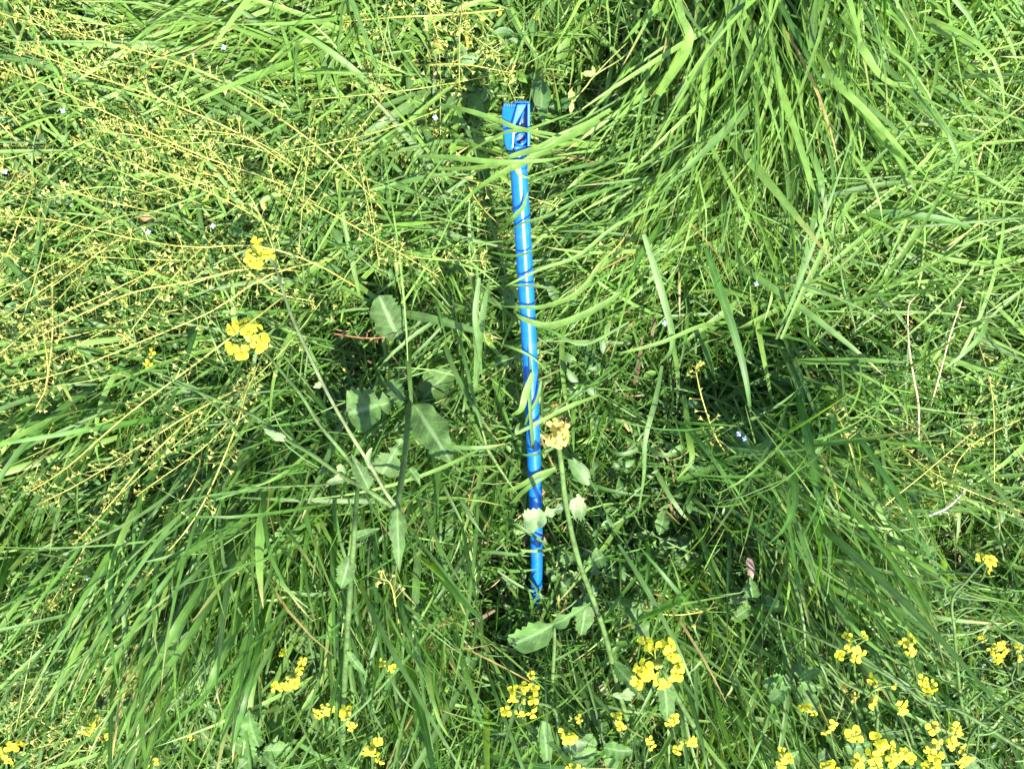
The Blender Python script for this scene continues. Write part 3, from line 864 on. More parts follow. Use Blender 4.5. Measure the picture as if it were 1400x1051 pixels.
# A: the forked mustard left of the pole
p, b = plant(566, 520, 'large forked mustard plant with two yellow flower heads, left of the blue pole')
stem(p, b, [(566, 520, 0), (560, 548, .14), (556, 600, .26), (549, 655, .33), (543, 694, .36)], .0044, .0036)
stem(p, b, [(543, 694, .36), (527, 672, .38), (505, 634, .40), (475, 586, .42), (442, 526, .43), (402, 440, .43), (387, 398, .42), (374, 360, .40), (357, 350, .40)], .0024, .0014, (0.13, 0.165, 0.075), 'branch', 26)
stem(p, b, [(543, 697, .36), (500, 668, .37), (467, 650, .37), (425, 620, .37), (392, 601, .36), (350, 570, .35), (300, 548, .34), (250, 527, .33), (215, 515, .32)], .0034, .0010, STEMG, 'branch', 26)
stem(p, b, [(484, 648, .37), (482, 636, .39), (458, 606, .41), (435, 578, .42), (412, 541, .43), (385, 508, .42), (362, 482, .41), (345, 470, .41)], .0026, .0014, STEMG, 'branch', 22)
stem(p, b, [(473, 656, .37), (442, 662, .37), (400, 664, .36), (350, 666, .35), (318, 662, .33)], .0017, .0008, STEMG, 'branch', 14)
stem(p, b, [(400, 602, .36), (384, 585, .37), (372, 560, .38)], .0014, .0006, STEMG, 'branch', 8)
leaf(p, b, (543, 694, .37), (546, 783, .36), 22, 'lance', .1, GL1, .05)
leaf(p, b, (504, 668, .39), (480, 620, .40), 20, 'lance', -.3, GL1 * .9, .05)
leaf(p, b, (505, 640, .40), (508, 611, .41), 11, 'ovate', .6, GPALE, .1, label='small pale sheath leaf on the branch')
leaf(p, b, (474, 652, .37), (442, 663, .37), 12, 'lance', -.2, GPALE * .8, .1)
leaf(p, b, (392, 600, .36), (358, 584, .36), 13, 'lance', .3, GPALE * .8, .1)
leaf(p, b, (470, 645, .37), (466, 634, .38), 13, 'round', .3, GPALE * .8, .1)
leaf(p, b, (440, 524, .43), (428, 530, .43), 9, 'lance', .3, GPALE * .8, .1)
leaf(p, b, (556, 545, .15), (474, 566, .17), 56, 'lobed', -.15, GL1, .06, .07, label='broad lobed leaf pointing left of the main stem')
leaf(p, b, (549, 548, .16), (536, 518, .15), 26, 'round', .3, GL1, .05)
leaf(p, b, (552, 596, .20), (522, 648, .19), 38, 'lobed', .1, GL2, .05, .08)
leaf(p, b, (566, 552, .15), (618, 634, .17), 46, 'ovate', .15, GL1 * .85, .05, .05, label='large oval leaf with a pale midrib, right of the main stem', petiole=0)
leaf(p, b, (545, 464, .10), (518, 404, .12), 44, 'round', -.1, GL1 * .85, .03, .05, petiole=30, label='round dull green leaf in the dark gap above the plant')
leaf(p, b, (575, 548, .08), (618, 505, .09), 40, 'round', .1, GL1, .03, .05)
leaf(p, b, (560, 640, .27), (575, 664, .27), 12, 'lance', .5, GL2, .1)
flower_head(p, b, 338, 463, .41, [(-20, -14), (-2, -22), (12, -18), (-20, 12), (14, 10), (-8, 18), (20, 2), (4, -8)], .0096)
flower_head(p, b, 350, 352, .40, [(-8, 2), (-2, -6), (6, 4), (0, 14), (2, -20), (16, -6), (-2, 8)], .0080)

# B: thick stalk with the faded flower, right of the pole
p, b = plant(900, 1130, 'mustard plant on a thick stalk with a pale faded flower beside the pole')
stem(p, b, [(900, 1130, 0), (876, 1046, .08), (848, 950, .16), (828, 870, .23), (812, 822, .28), (790, 762, .33), (774, 690, .38), (768, 640, .41), (763, 606, .43)], .0038, .0028, n=26)
flower_head(p, b, 763, 594, .44, [(-6, -14), (0, -6), (6, 2), (-2, 10), (8, -10), (-8, 4), (4, 14), (10, 6)], .0078, True, 4)
leaf(p, b, (776, 690, .37), (717, 716, .34), 30, 'lobed', -.2, GPALE * 1.05, .05, .08, label='pale whitish lobed leaf lying over the pole')
leaf(p, b, (778, 694, .37), (802, 694, .36), 34, 'ovate', .2, GPALE, .05, .08)
leaf(p, b, (810, 822, .26), (698, 882, .22), 38, 'lobed', .1, GL1 * 1.15, .05, .08)
leaf(p, b, (800, 822, .25), (794, 868, .23), 28, 'ovate', .3, GL1, .05, .08)
leaf(p, b, (796, 772, .31), (826, 760, .30), 26, 'lobed', .3, GL1, .05, .08)
leaf(p, b, (838, 905, .2), (882, 960, .22), 20, 'lance', .4, GL1 * .8, .07, .06)
leaf(p, b, (838, 950, .16), (870, 938, .2), 24, 'ovate', -.4, GPALE * .8, .07, .06)

# C: the largest flower head
p, b = plant(975, 1060, 'mustard plant with the largest and brightest yellow flower head')
stem(p, b, [(975, 1060, 0), (958, 1010, .15), (930, 960, .26), (912, 925, .32), (902, 912, .345)], .0040, .0022)
flower_head(p, b, 901, 910, .36, [(-22, -30), (-4, -24), (12, -28), (-22, 2), (-14, 14), (-26, 20), (20, -18), (24, -4), (22, 10), (14, 22), (2, 24), (-24, 8)], .0108, False, 9)
leaf(p, b, (906, 925, .30), (912, 985, .26), 26, 'ovate', .2, GL1, .05)
leaf(p, b, (900, 830, .12), (830, 822, .10), 28, 'ovate', .2, GL1 * 1.1, .05)
leaf(p, b, (862, 830, .15), (886, 880, .16), 24, 'ovate', .2, GL2, .05)

# D: cluster left of it
p, b = plant(764, 1070, 'mustard plant with a ring of yellow flowers just below the pole foot')
stem(p, b, [(764, 1070, 0), (764, 1000, .14), (756, 968, .22), (722, 958, .27)], .0036, .0018)
stem(p, b, [(752, 1070, 0), (754, 960, .10), (758, 880, .17), (757, 850, .2)], .0038, .002, STEMG, 'branch')
flower_head(p, b, 716, 957, .29, [(-14, -14), (-2, -16), (12, -14), (14, 0), (-22, 14), (-6, 20), (12, 16), (-14, -2)], .0080, False, 6)
leaf(p, b, (728, 990, .12), (722, 1028, .12), 40, 'round', .3, GL1 * 1.1, .05)
leaf(p, b, (742, 985, .2), (748, 1055, .16), 22, 'lance', .3, GL1, .05)
leaf(p, b, (770, 1022, .2), (802, 1018, .2), 18, 'ovate', .3, GPALE * .8, .05)

# E: tall bare stalk at lower left
p, b = plant(462, 1130, 'tall bare mustard stalk rising straight from the bottom edge, left half')
stem(p, b, [(462, 1130, 0), (467, 1046, .10), (470, 960, .18), (474, 880, .25), (479, 800, .30), (484, 735, .33), (487, 690, .31), (492, 640, .27)], .0048, .0026, n=24)
leaf(p, b, (478, 760, .32), (466, 804, .31), 26, 'ovate', .3, GL1 * .9, .06)
leaf(p, b, (484, 736, .33), (520, 722, .32), 14, 'lance', .3, GL2, .06)
leaf(p, b, (474, 890, .25), (503, 925, .22), 11, 'lance', .3, GL1, .08)

# other flowering heads ------------------------------------------------
def small_plant(px, py, z, offs, label, root=None, size=.0078, leaves=2, buds=4, group=None, pale=False):
    rx, ry = root or (px + (px - 700) * .10 + rng.normal(0, 10), py + 60 + rng.normal(0, 10))
    p, b = plant(rx, ry, label, group)
    mx, my = (px + rx) / 2 + rng.normal(0, 6), (py + ry) / 2 + 8
    stem(p, b, [(rx, ry, 0), (mx, my, z * .55), (px, py + 3, z - .012)], .0028, .0013, n=12, sides=6)
    flower_head(p, b, px, py, z, offs, size, pale, buds)
    for k in range(leaves):
        a = rng.uniform(0, 6.28); l = rng.uniform(25, 45); zz = z * rng.uniform(.3, .6)
        leaf(p, b, (mx, my, zz), (mx + l * math.cos(a), my + l * math.sin(a), zz + rng.normal(0, .01)), l * rng.uniform(.35, .6),
             rng.choice(['ovate', 'lance', 'lobed']), rng.normal(0, .3), GL1 * rng.uniform(.8, 1.3), .06)
    return p, b

small_plant(396, 925, .22, [(-20, 14), (-10, 14), (2, 10), (12, 2), (16, -10), (18, -22), (-8, -34), (-2, 16), (8, 8)],
            'mustard plant with yellow flowers in a crescent around a dull leaf, bottom left of centre', (385, 985), .0070)
small_plant(441, 967, .22, [(-8, 6), (2, -2), (10, 4), (2, 8)], 'mustard plant with a tight lump of yellow flowers below the crescent of flowers', (455, 1020))
small_plant(476, 986, .2, [(-8, -8), (4, 8), (-2, -16)], 'mustard plant with two or three yellow flowers half behind the bare stalk', (490, 1040), leaves=1)
small_plant(528, 908, .17, [(-2, 0), (6, 2)], 'single small yellow mustard flower standing in dark grass, centre bottom', (535, 960), leaves=1, buds=2)
small_plant(508, 1025, .22, [(8, -12), (-10, 2), (2, 6), (10, 12), (-2, -4)], 'mustard plant with a small yellow head at the bottom edge, left of centre', (520, 1080))
small_plant(778, 1005, .26, [(-8, -2), (4, 2), (2, 10), (-2, 6)], 'mustard plant with a small yellow head under the ring of flowers', (790, 1075))
small_plant(845, 985, .22, [(-2, -8), (2, 6)], 'mustard plant with two yellow flowers beside the thick stalk', (850, 1050), leaves=1, buds=2)
small_plant(792, 983, .18, [(0, 0)], 'mustard plant with one small half-open yellow flower', (800, 1040), .006, 1, 2)
small_plant(727, 925, .18, [(0, 0)], 'one pale yellow mustard flower standing above the ring of flowers', (735, 980), .007, 1, 2)
small_plant(917, 982, .24, [(-4, -8), (4, -2), (0, 8)], 'mustard plant with three yellow flowers directly under the largest head', (925, 1050), leaves=1)
small_plant(932, 1015, .22, [(-10, 4), (10, -4), (-6, 10), (14, 0)], 'mustard plant with four yellow flowers at the bottom edge, right of centre', (940, 1080), leaves=1)
small_plant(888, 1012, .2, [(0, 0), (3, 6)], 'mustard plant with a tiny yellow flower between two leaves at the bottom', (895, 1075), .006, 1)
small_plant(785, 1050, .22, [(-6, 0), (6, 2)], 'mustard plant cut by the bottom edge showing only a yellow top', (795, 1110), leaves=1)
small_plant(203, 490, .14, [(4, -8), (-2, 8)], 'mustard plant with two small yellow flowers among seed stalks at the left', (230, 540), .0065, 0, 2)
small_plant(128, 990, .15, [(4, -8), (-8, 10), (2, 12), (12, 8), (-4, 0), (22, 18)], 'mustard plant with bright yellow flowers near the bottom left corner', (150, 1040))
small_plant(8, 1030, .18, [(-4, -4), (6, -8), (0, 6), (10, 12), (16, -12)], 'mustard plant with yellow flowers in the very bottom left corner', (10, 1080), leaves=1)
small_plant(208, 1036, .15, [(-2, -4), (4, 4), (-4, 8)], 'mustard plant with a dull yellow head at the bottom edge, far left', (220, 1080), .006, 1)
small_plant(260, 1003, .12, [(0, 0), (3, 4)], 'mustard plant with one orange-yellow flower in the shade, lower left', (265, 1050), .006, 1, 2)
# the bottom right corner
small_plant(1167, 888, .32, [(-10, -18), (12, -16), (-18, 8), (4, 0), (2, 14), (-8, -2), (10, 6)], 'mustard plant with a loose ring of yellow flowers, left of the pod stalk', (1195, 960), .0072)
small_plant(1244, 882, .28, [(2, -10), (2, 10), (-8, -6)], 'mustard plant with two yellow flowers one above the other, beside the pod stalk', (1270, 960), .0075, 1)
small_plant(1268, 936, .30, [(-10, -6), (4, -2), (8, 6), (0, 10), (-4, 4)], 'mustard plant with a pale yellow cluster beside the pod stalk', (1300, 1010), .0072, 1)
small_plant(1192, 958, .32, [(0, 0)], 'mustard plant with one wide open yellow flower, left one of a pair', (1215, 1030), .0108, 1, 3)
small_plant(1229, 963, .32, [(0, 0)], 'mustard plant with one wide open yellow flower, right one of a pair', (1250, 1035), .0106, 1, 3)
small_plant(1200, 935, .30, [(-4, -6), (2, 4), (22, 2)], 'mustard plant with dim yellow half-shaded flowers above the open pair', (1225, 1000), .0075, 1)
small_plant(1170, 1005, .34, [(-2, 2)], 'mustard plant with the single largest open four-petalled flower, bottom right', (1195, 1080), .0125, 1, 3)
small_plant(1200, 1022, .34, [(-2, -10), (4, 4), (-6, 12)], 'mustard plant with bright overlapping flowers right of the largest open flower', (1225, 1090), .0105, 1)
small_plant(1222, 1030, .32, [(-2, -10), (6, 2), (-2, 12), (12, -2)], 'mustard plant with small crowded yellow flowers at the bottom edge', (1245, 1100), .0075, 1)
small_plant(1243, 1032, .30, [(0, 0)], 'mustard plant with a single side-on yellow flower at the bottom edge', (1265, 1100), .0095, 0, 2)
small_plant(1275, 1022, .33, [(-4, 2), (6, -6), (2, 10)], 'mustard plant with three yellow flowers near the bottom edge, right side', (1300, 1090), .0085, 1)
small_plant(1279, 994, .33, [(0, 0)], 'mustard plant with one cupped yellow flower above the bottom cluster', (1300, 1060), .0095, 1, 2)
small_plant(1303, 1003, .33, [(-4, 6), (6, -6), (0, 14)], 'mustard plant with yellow flowers at the end of a forked stem, right', (1330, 1070), .009, 1)
small_plant(1318, 1030, .30, [(-2, -8), (4, 6), (-4, 12)], 'mustard plant with loose yellow flowers in the corner, right', (1345, 1100), .0085, 1)
small_plant(1272, 1049, .30, [(-6, 0), (6, 2), (0, -4)], 'mustard plant cut by the bottom edge below the corner flowers', (1290, 1120), .009, 0)
small_plant(1168, 1047, .34, [(0, 0), (4, -6)], 'mustard plant cut by the bottom edge under the largest open flower', (1190, 1120), .011, 0)
small_plant(1200, 1050, .32, [(0, 0), (10, 3)], 'mustard plant whose flower top just reaches the bottom edge', (1220, 1120), .010, 0)
small_plant(1070, 1033, .28, [(-4, -6), (2, 2), (-2, 10), (8, 6)], 'mustard plant with a yellow head at the bottom edge, alone between leaves', (1085, 1100), .0075, 1)
small_plant(1130, 1048, .28, [(-4, 2), (6, -2), (12, 4)], 'mustard plant with a low yellow head cut by the bottom edge', (1150, 1110), .0075, 1)
small_plant(1104, 970, .24, [(-6, -2), (6, 4), (2, -4)], 'mustard plant with a dull ochre-yellow head in the shade of a leaf', (1120, 1040), .0066, 1)
small_plant(1135, 996, .28, [(-4, 4), (4, -4)], 'mustard plant with a small side-on yellow flower left of the largest one', (1155, 1060), .0075, 1)
small_plant(1168, 952, .26, [(0, 0), (-16, -14)], 'mustard plant with brownish fading petals next to the open pair', (1190, 1020), .0072, 0, 2, pale=True)
small_plant(1362, 888, .15, [(-18, -14), (2, -4), (10, 4), (-2, 12), (6, -8), (-8, 4), (4, 16)], 'mustard plant with yellow flowers against the dark gap at the right edge', (1380, 940), .0072)
small_plant(1392, 888, .15, [(0, -4), (2, 12)], 'mustard plant with pale yellow flowers touching the right edge', (1398, 940), .0065, 1)
small_plant(1350, 766, .26, [(-8, -6), (2, -2), (-2, 14), (4, 4)], 'mustard plant with a small yellow head at the tip of the right hand pod stalk', (1330, 800), .0078, 0)

# pod stalks in the bottom right corner
def pod_stalk(pts, label, pods, r0=.0024, r1=.0013):
    b = P(pts[0][0], pts[0][1], 0.0)
    p = empty('mustard_pod_stalk', b, label, 'seed stalk')
    stem(p, b, pts, r0, r1, STEMG, n=20)
    path = smooth_path([P(*q) for q in pts], 60)
    for (t, ang, l) in pods:
        i = min(int(t * 59), 58)
        q = path[i]; d = np.array([math.cos(ang), -math.sin(ang), rng.uniform(.0, .5)])
        l = l * F * (H - q[2])
        e = q + d * l; mid = q + d * l * .5 + np.array([rng.normal(0, .1) * l, rng.normal(0, .1) * l, -.12 * l])
        mb = MB()
        mb.tube(smooth_path([q, mid, e], 9), [.0006, .0007, .0013, .0013, .0012, .0004], 6, np.array(STEMG) * rng.uniform(.9, 1.5))
        mb.build('seed_pod', M_MUST, p, b)
    return p
R = math.radians
pod_stalk([(1330, 1010, 0), (1316, 968, .2), (1309, 913, .28), (1305, 863, .32), (1302, 820, .33), (1322, 793, .34), (1345, 768, .34)],
          'upright mustard stalk with curved seed pods fanning to its right, near the right corner',
          [(.28, R(-140), 40), (.3, R(-30), 38), (.36, R(-25), 46), (.42, R(-28), 50), (.45, R(-150), 30), (.5, R(-18), 50), (.55, R(-40), 44), (.6, R(-12), 46), (.66, R(-110), 28), (.7, R(5), 52), (.76, R(15), 50), (.82, R(160), 28), (.86, R(20), 30)])
pod_stalk([(1440, 1040, .1), (1400, 1025, .26), (1315, 973, .30), (1265, 958, .32), (1225, 930, .33), (1150, 888, .32), (1095, 862, .30), (1050, 842, .28)],
          'long slanting mustard stem crossing the yellow flowers from the right corner',
          [(.2, R(-20), 44), (.3, R(-150), 40), (.4, R(10), 40), (.5, R(-170), 50), (.55, R(170), 60), (.6, R(20), 36), (.7, R(-40), 36), (.3, R(-60), 40)], .0026, .0014)
pod_stalk([(1420, 950, 0), (1400, 945, .16), (1350, 980, .26), (1325, 1010, .3), (1318, 1060, .3)], 'thin forked mustard stem with few pods in the right corner',
          [(.3, R(-100), 40), (.5, R(-130), 50), (.6, R(100), 40), (.7, R(-20), 40)], .0022, .0014)
pod_stalk([(1215, 1060, 0), (1200, 1010, .2), (1196, 960, .28), (1150, 930, .3), (1120, 905, .3)], 'leaning mustard stem with short pods under the open pair of flowers',
          [(.3, R(-20), 36), (.45, R(-100), 36), (.6, R(-60), 40), (.75, R(-130), 36), (.85, R(60), 30)], .0024, .0014)
pod_stalk([(1110, 1080, 0), (1098, 1000, .1), (1085, 930, .18), (1068, 870, .22), (1062, 840, .22)], 'slim mustard stem with pods standing among grass, left of the flower crowd',
          [(.3, R(-20), 34), (.5, R(-140), 34), (.65, R(-50), 34), (.8, R(-120), 30)], .0024, .0012)
pod_stalk([(330, 600, .2), (300, 560, .27), (262, 530, .3), (222, 512, .31)], 'thin mustard shoot with needle pods left of the two left flower heads',
          [(.2, R(175), 40), (.35, R(-20), 36), (.5, R(165), 44), (.6, R(190), 40), (.75, R(150), 36), (.8, R(20), 30), (.9, R(200), 30)], .0020, .0008)

# broad leaves without flowers (young mustard rosettes)
def rosette(px, py, z, n, r, label, col=GL1, kinds=('lobed', 'ovate'), a0=None):
    b = P(px, py, 0.0)
    o = empty('leafy_plant', b, label, 'leafy plant')
    stem(o, b, [(px, py, 0), (px + 2, py + 2, z)], .0028, .0022, n=5, sides=6)
    for k in range(n):
        a = (a0 if a0 is not None else 0) + k * 2.4 + rng.normal(0, .2); l = r * rng.uniform(.7, 1.15); zz = z * rng.uniform(.75, 1.1)
        leaf(o, b, (px + 5 * math.cos(a), py + 5 * math.sin(a), zz), (px + l * math.cos(a), py + l * math.sin(a), zz + rng.normal(.0, .014)), l * rng.uniform(.4, .62),
             rng.choice(kinds), rng.normal(0, .3), col * rng.uniform(.85, 1.25), .08)
rosette(1090, 930, .22, 6, 46, 'blue-green leafy plant left of the yellow flowers, near the bottom')
rosette(1030, 825, .16, 5, 40, 'leafy plant with rounded pale leaves beside the dry brown leaf', GL1, ('round', 'ovate'))
rosette(900, 735, .10, 5, 44, 'low crinkled leafy plant in the dark hollow right of the pole foot', GL2)
rosette(265, 985, .14, 5, 46, 'dark blue-green leafy plant under the tall grass at the bottom left', GL1 * .75)
rosette(355, 1025, .18, 5, 52, 'leafy plant with a long pale leaf at the bottom edge, left', GL1 * 1.15, ('ovate', 'lance'))
rosette(415, 900, .13, 4, 44, 'dull leafy plant inside the crescent of yellow flowers', GL1 * .75)
rosette(660, 1000, .12, 5, 40, 'leafy plant at the bottom edge, left of the ring of flowers')
rosette(820, 1020, .16, 5, 44, 'leafy plant between the thick stalk and the bottom edge', GL1 * 1.1)
rosette(770, 780, .12, 6, 26, 'small crinkled pale leafy tuft touching the right side of the pole foot', GL2 * 1.1, ('lobed',))
rosette(1150, 1020, .18, 4, 40, 'broad leafy plant in the shade of the corner flowers', GL1 * .9)
rosette(1385, 830, .10, 4, 48, 'dark leafy plant in the gap at the right edge', GL1 * .7)
rosette(95, 1030, .08, 4, 36, 'small bluish leafy plant between seed stalks at the bottom left', GL2)
rosette(620, 770, .09, 4, 30, 'small leafy plant left of the pole foot')

# ------------------------------------------------------------------ shepherd's purse (thin stalks with small heart pods)
def pod_shape():
    V = np.array([(0, 0, 0), (-.5, .95, .05), (-.1, .82, .12), (.1, .82, .12), (.5, .95, .05), (0, .5, .16), (0, .5, -.1)], float)
    T = np.array([(0, 5, 1), (1, 5, 2), (2, 5, 3), (3, 5, 4), (4, 5, 0), (0, 1, 6), (1, 2, 6), (2, 3, 6), (3, 4, 6), (4, 0, 6)])
    return V, T
PODV, PODT = pod_shape()
def purse(pts, label, group=None, npods=40, r=.0012, col=(0.33, 0.32, 0.07), pcol=(0.29, 0.31, 0.07), name='seed_stalk', tuft=True):
    base = P(*pts[0])
    root = empty(name, base, label, 'seed stalk', group)
    path = smooth_path([P(*q) for q in pts], 16)
    mb = MB(); mb.tube(path, [r, r * .5], 5, col); mb.build('stem', M_PURSE, root, base)
    fine = smooth_path([P(*q) for q in pts], 80)
    mb = MB()
    for k in range(npods):
        t = rng.uniform(.2, 1.0) if k > 8 or not tuft else rng.uniform(.93, 1.0)
        i = min(int(t * 79), 78)
        q = fine[i]; T = fine[i + 1] - fine[i]; T /= np.linalg.norm(T)
        a = rng.normal(0, 1, 3); a -= T * a.dot(T); a /= np.linalg.norm(a)
        d = a * .85 + T * .35 + np.array([0, 0, .15]); d /= np.linalg.norm(d)
        l = rng.uniform(.008, .018) * (1.25 - .7 * t)
        e = q + d * l
        c = np.array(pcol) * rng.uniform(.75, 1.25) * (np.array([1.12, .9, 1.0]) if rng.random() < .25 else 1)
        mb.tube(np.array([q, q + d * l * .5 - [0, 0, .0006], e]), [.00035, .0003], 3, np.array(col) * .95)
        s = rng.uniform(.0048, .0078) * (1.2 - .5 * t)
        u = np.cross(d, rng.normal(0, .6, 3) + [0, 0, .9]); u /= np.linalg.norm(u); n = np.cross(u, d)
        mb.add(e + PODV[:, :1] * u * s + PODV[:, 1:2] * d * s + PODV[:, 2:] * n * s, None, PODT, c)
    o = mb.build('seed_pods', M_PURSE, root, base, smooth=False); o['kind'] = 'stuff'
    return root

PUR = [
 ([(560, 330, .06), (480, 240, .16), (380, 160, .2), (270, 95, .21), (150, 60, .2), (40, 20, .19)], 'long straight yellow seed stalk rising to the top left corner from beside the pole'),
 ([(440, 260, .08), (340, 190, .17), (230, 140, .2), (120, 100, .2), (20, 62, .2)], 'yellow seed stalk running parallel below the longest one at the top left'),
 ([(470, 300, .06), (380, 250, .15), (280, 215, .18), (170, 165, .19), (60, 115, .19), (-30, 80, .18)], 'yellow seed stalk crossing the upper left quarter towards the left edge'),
 ([(500, 400, .06), (430, 360, .16), (350, 336, .19), (260, 338, .2), (160, 322, .2), (70, 300, .2), (-10, 296, .2)], 'bowed yellow seed stalk sagging across the left side above the upper flower head'),
 ([(420, 372, .1), (345, 366, .2), (260, 385, .22), (180, 400, .22), (100, 435, .22), (20, 478, .22)], 'yellow seed stalk with hanging pods left of the upper flower head'),
 ([(470, 350, .1), (370, 375, .2), (290, 425, .22), (190, 468, .22), (90, 508, .22), (0, 530, .22)], 'yellow seed stalk running down left between the two left flower heads'),
 ([(400, 395, .1), (330, 450, .2), (250, 510, .22), (170, 570, .22), (90, 640, .21), (40, 672, .2)], 'yellow seed stalk passing behind the lower left flower head'),
 ([(350, 520, .1), (270, 560, .2), (190, 610, .21), (110, 660, .2), (50, 690, .19)], 'yellow seed stalk over the dark grass at the left'),
 ([(350, 470, .1), (330, 560, .2), (300, 640, .22), (265, 710, .22), (220, 765, .21), (190, 800, .2)], 'steep yellow seed stalk falling down left of the mustard fork'),
 ([(300, 530, .1), (240, 590, .2), (200, 630, .21), (150, 690, .2), (100, 745, .19)], 'thin pale seed stalk over the shaded grass, left of the steep one'),
 ([(45, 400, .1), (60, 460, .17), (65, 520, .18), (48, 560, .18)], 'short yellow seed stalk hanging down near the left edge'),
 ([(330, 240, .08), (420, 275, .16), (520, 330, .18), (600, 378, .17)], 'yellowish seed stalk running right towards the round leaf'),
 ([(700, 12, .1), (620, 20, .17), (540, 24, .18), (470, 30, .17)], 'yellow seed stalk lying along the top edge, left of centre'),
 ([(560, 90, .1), (630, 88, .16), (700, 100, .16)], 'short ochre seed stalk above the pole head'),
 ([(290, 300, .1), (330, 360, .16), (380, 400, .18), (430, 412, .17)], 'crooked yellow seed stalk beside the upper flower head'),
 ([(70, 330, .1), (72, 420, .18), (70, 480, .18), (60, 540, .18)], 'upright yellow seed stalk at the left edge, left one of a pair'),
 ([(120, 1060, .05), (90, 1010, .12), (55, 985, .14), (10, 960, .14)], 'ochre seed stalk in the bottom left corner'),
 ([(190, 1060, .05), (140, 1000, .12), (100, 985, .15), (30, 1020, .15)], 'bent ochre seed stalk along the bottom left corner'),
 ([(640, 255, .12), (660, 285, .13), (705, 327, .17)], 'short pale straw-coloured stalk pointing at the pole from the left'),
 ([(870, 290, .12), (850, 330, .17), (815, 365, .18), (795, 400, .17)], 'small pinkish seed stalk over grass right of the pole'),
 ([(560, 900, .08), (545, 850, .16), (535, 800, .2), (520, 790, .2)], 'pale seed stalk in the upright grass below the fork'),
 ([(1010, 640, .1), (980, 600, .15), (960, 545, .17), (950, 500, .17)], 'thin seed stalk standing in the dark hollow'),
 ([(1180, 700, .1), (1170, 640, .2), (1155, 590, .21), (1140, 560, .2)], 'pinkish seed stalk in the deep green fan of grass'),
 ([(1150, 760, .1), (1200, 700, .2), (1260, 650, .2), (1330, 590, .2)], 'yellow seed stalk leaning up to the right near the right edge'),
 ([(1400, 570, .1), (1340, 600, .16), (1310, 630, .17), (1300, 660, .16)], 'yellow seed stalk leaning left at the right edge'),
 ([(990, 820, .06), (960, 835, .15), (915, 840, .16), (880, 830, .15)], 'thin ochre seed stalk above the largest flower head'),
]
for pts, lab in PUR:
    ln = sum(math.dist(a[:2], b_[:2]) for a, b_ in zip(pts, pts[1:]))
    purse(pts, lab, 'distinct yellow seed stalks', int(12 + ln * .12), .0013)

LANDMARKS = [(350, 352, 'the upper flower head'), (338, 463, 'the lower flower head'), (530, 425, 'the round leaf'), (704, 170, 'the pole head'),
             (30, 25, 'the top left corner'), (203, 490, 'two small flowers'), (420, 30, 'the top grass clump'), (306, 65, 'the pale blue flower'),
             (86, 152, 'the white-blue flower'), (7, 235, 'the edge flower'), (291, 309, 'the violet flower'), (200, 317, 'the faded flower'), (595, 161, 'the tiny white flower'),
             (126, 800, 'the tiny blue flower'), (215, 895, 'the shiny bent blade'), (128, 990, 'the low yellow flowers'), (8, 1030, 'the bottom left corner'),
             (543, 694, 'the mustard fork'), (479, 790, 'the bare stalk'), (1242, 465, 'the pale dry stalk'), (1350, 766, 'the pod stalk tip'), (1015, 596, 'the flower pair'),
             (1167, 888, 'the loose flower ring'), (900, 908, 'the largest flower head'), (722, 560, 'the pole middle'), (30, 560, 'the left edge'), (40, 690, 'the left edge grass'),
             (1362, 888, 'the edge mustard'), (700, 30, 'the top edge centre')]
def more_purse():
    n = 330
    xy = scatter(n, 'purse', 1.8, hol=0.3)
    cnt = 0
    for px, py in xy:
        if cnt >= 272: break
        fd = field(np.array([px]), np.array([py]))
        ang = math.atan2(fd['dy'][0], fd['dx'][0]) + rng.normal(0, .30)
        l = rng.uniform(110, 340)
        dx, dy = math.cos(ang) * l, math.sin(ang) * l
        z = rng.uniform(.11, .21)
        c = rng.normal(0, .07) * l
        pts = [(px - dx * .5, py - dy * .5, z * .4), (px + c * -dy / l, py + c * dx / l, z * .95), (px + dx * .5, py + dy * .5, z)]
        w = np.array([P(*q) for q in pts])
        if rejected(smooth_path(w, 12)[None])[0]: continue
        cnt += 1
        r_ = rng.random()
        lx, ly, lm = min(LANDMARKS, key=lambda q: (q[0] - px) ** 2 + (q[1] - py) ** 2)
        ex, ey = px - lx, py - ly
        far = math.hypot(ex, ey)
        side = ('right of' if ex > 0 else 'left of') if abs(ex) > abs(ey) else ('below' if ey > 0 else 'above')
        if far < 28: side = 'right over'
        elif far < 65: side = 'just ' + side
        comp = ['right', 'lower right', 'bottom', 'lower left', 'left', 'upper left', 'top', 'upper right'][int(round(math.atan2(dy, dx) / (PI / 4))) % 8]
        size = 'long' if l > 250 else 'short' if l < 175 else 'medium'
        hue = 'golden yellow' if r_ < .33 else 'green' if r_ > .67 else 'yellow-green'
        bend = 'bowed ' if abs(c) > .08 * l else ''
        lab = f'{size} {bend}{hue} seed stalk pointing to {comp}, {side} {lm}'
        zone = f'seed stalks around {lm}'
        col = np.array([0.33, 0.32, 0.07]) * (1 - r_) + np.array([0.20, 0.27, 0.06]) * r_
        purse(pts, lab, zone, int(rng.uniform(.10, .20) * l), .0010,
              tuple(col), tuple(np.array([0.27, 0.29, 0.06]) * (1 - r_ * .5) + np.array([0.2, 0.27, 0.06]) * r_ * .5))
more_purse()

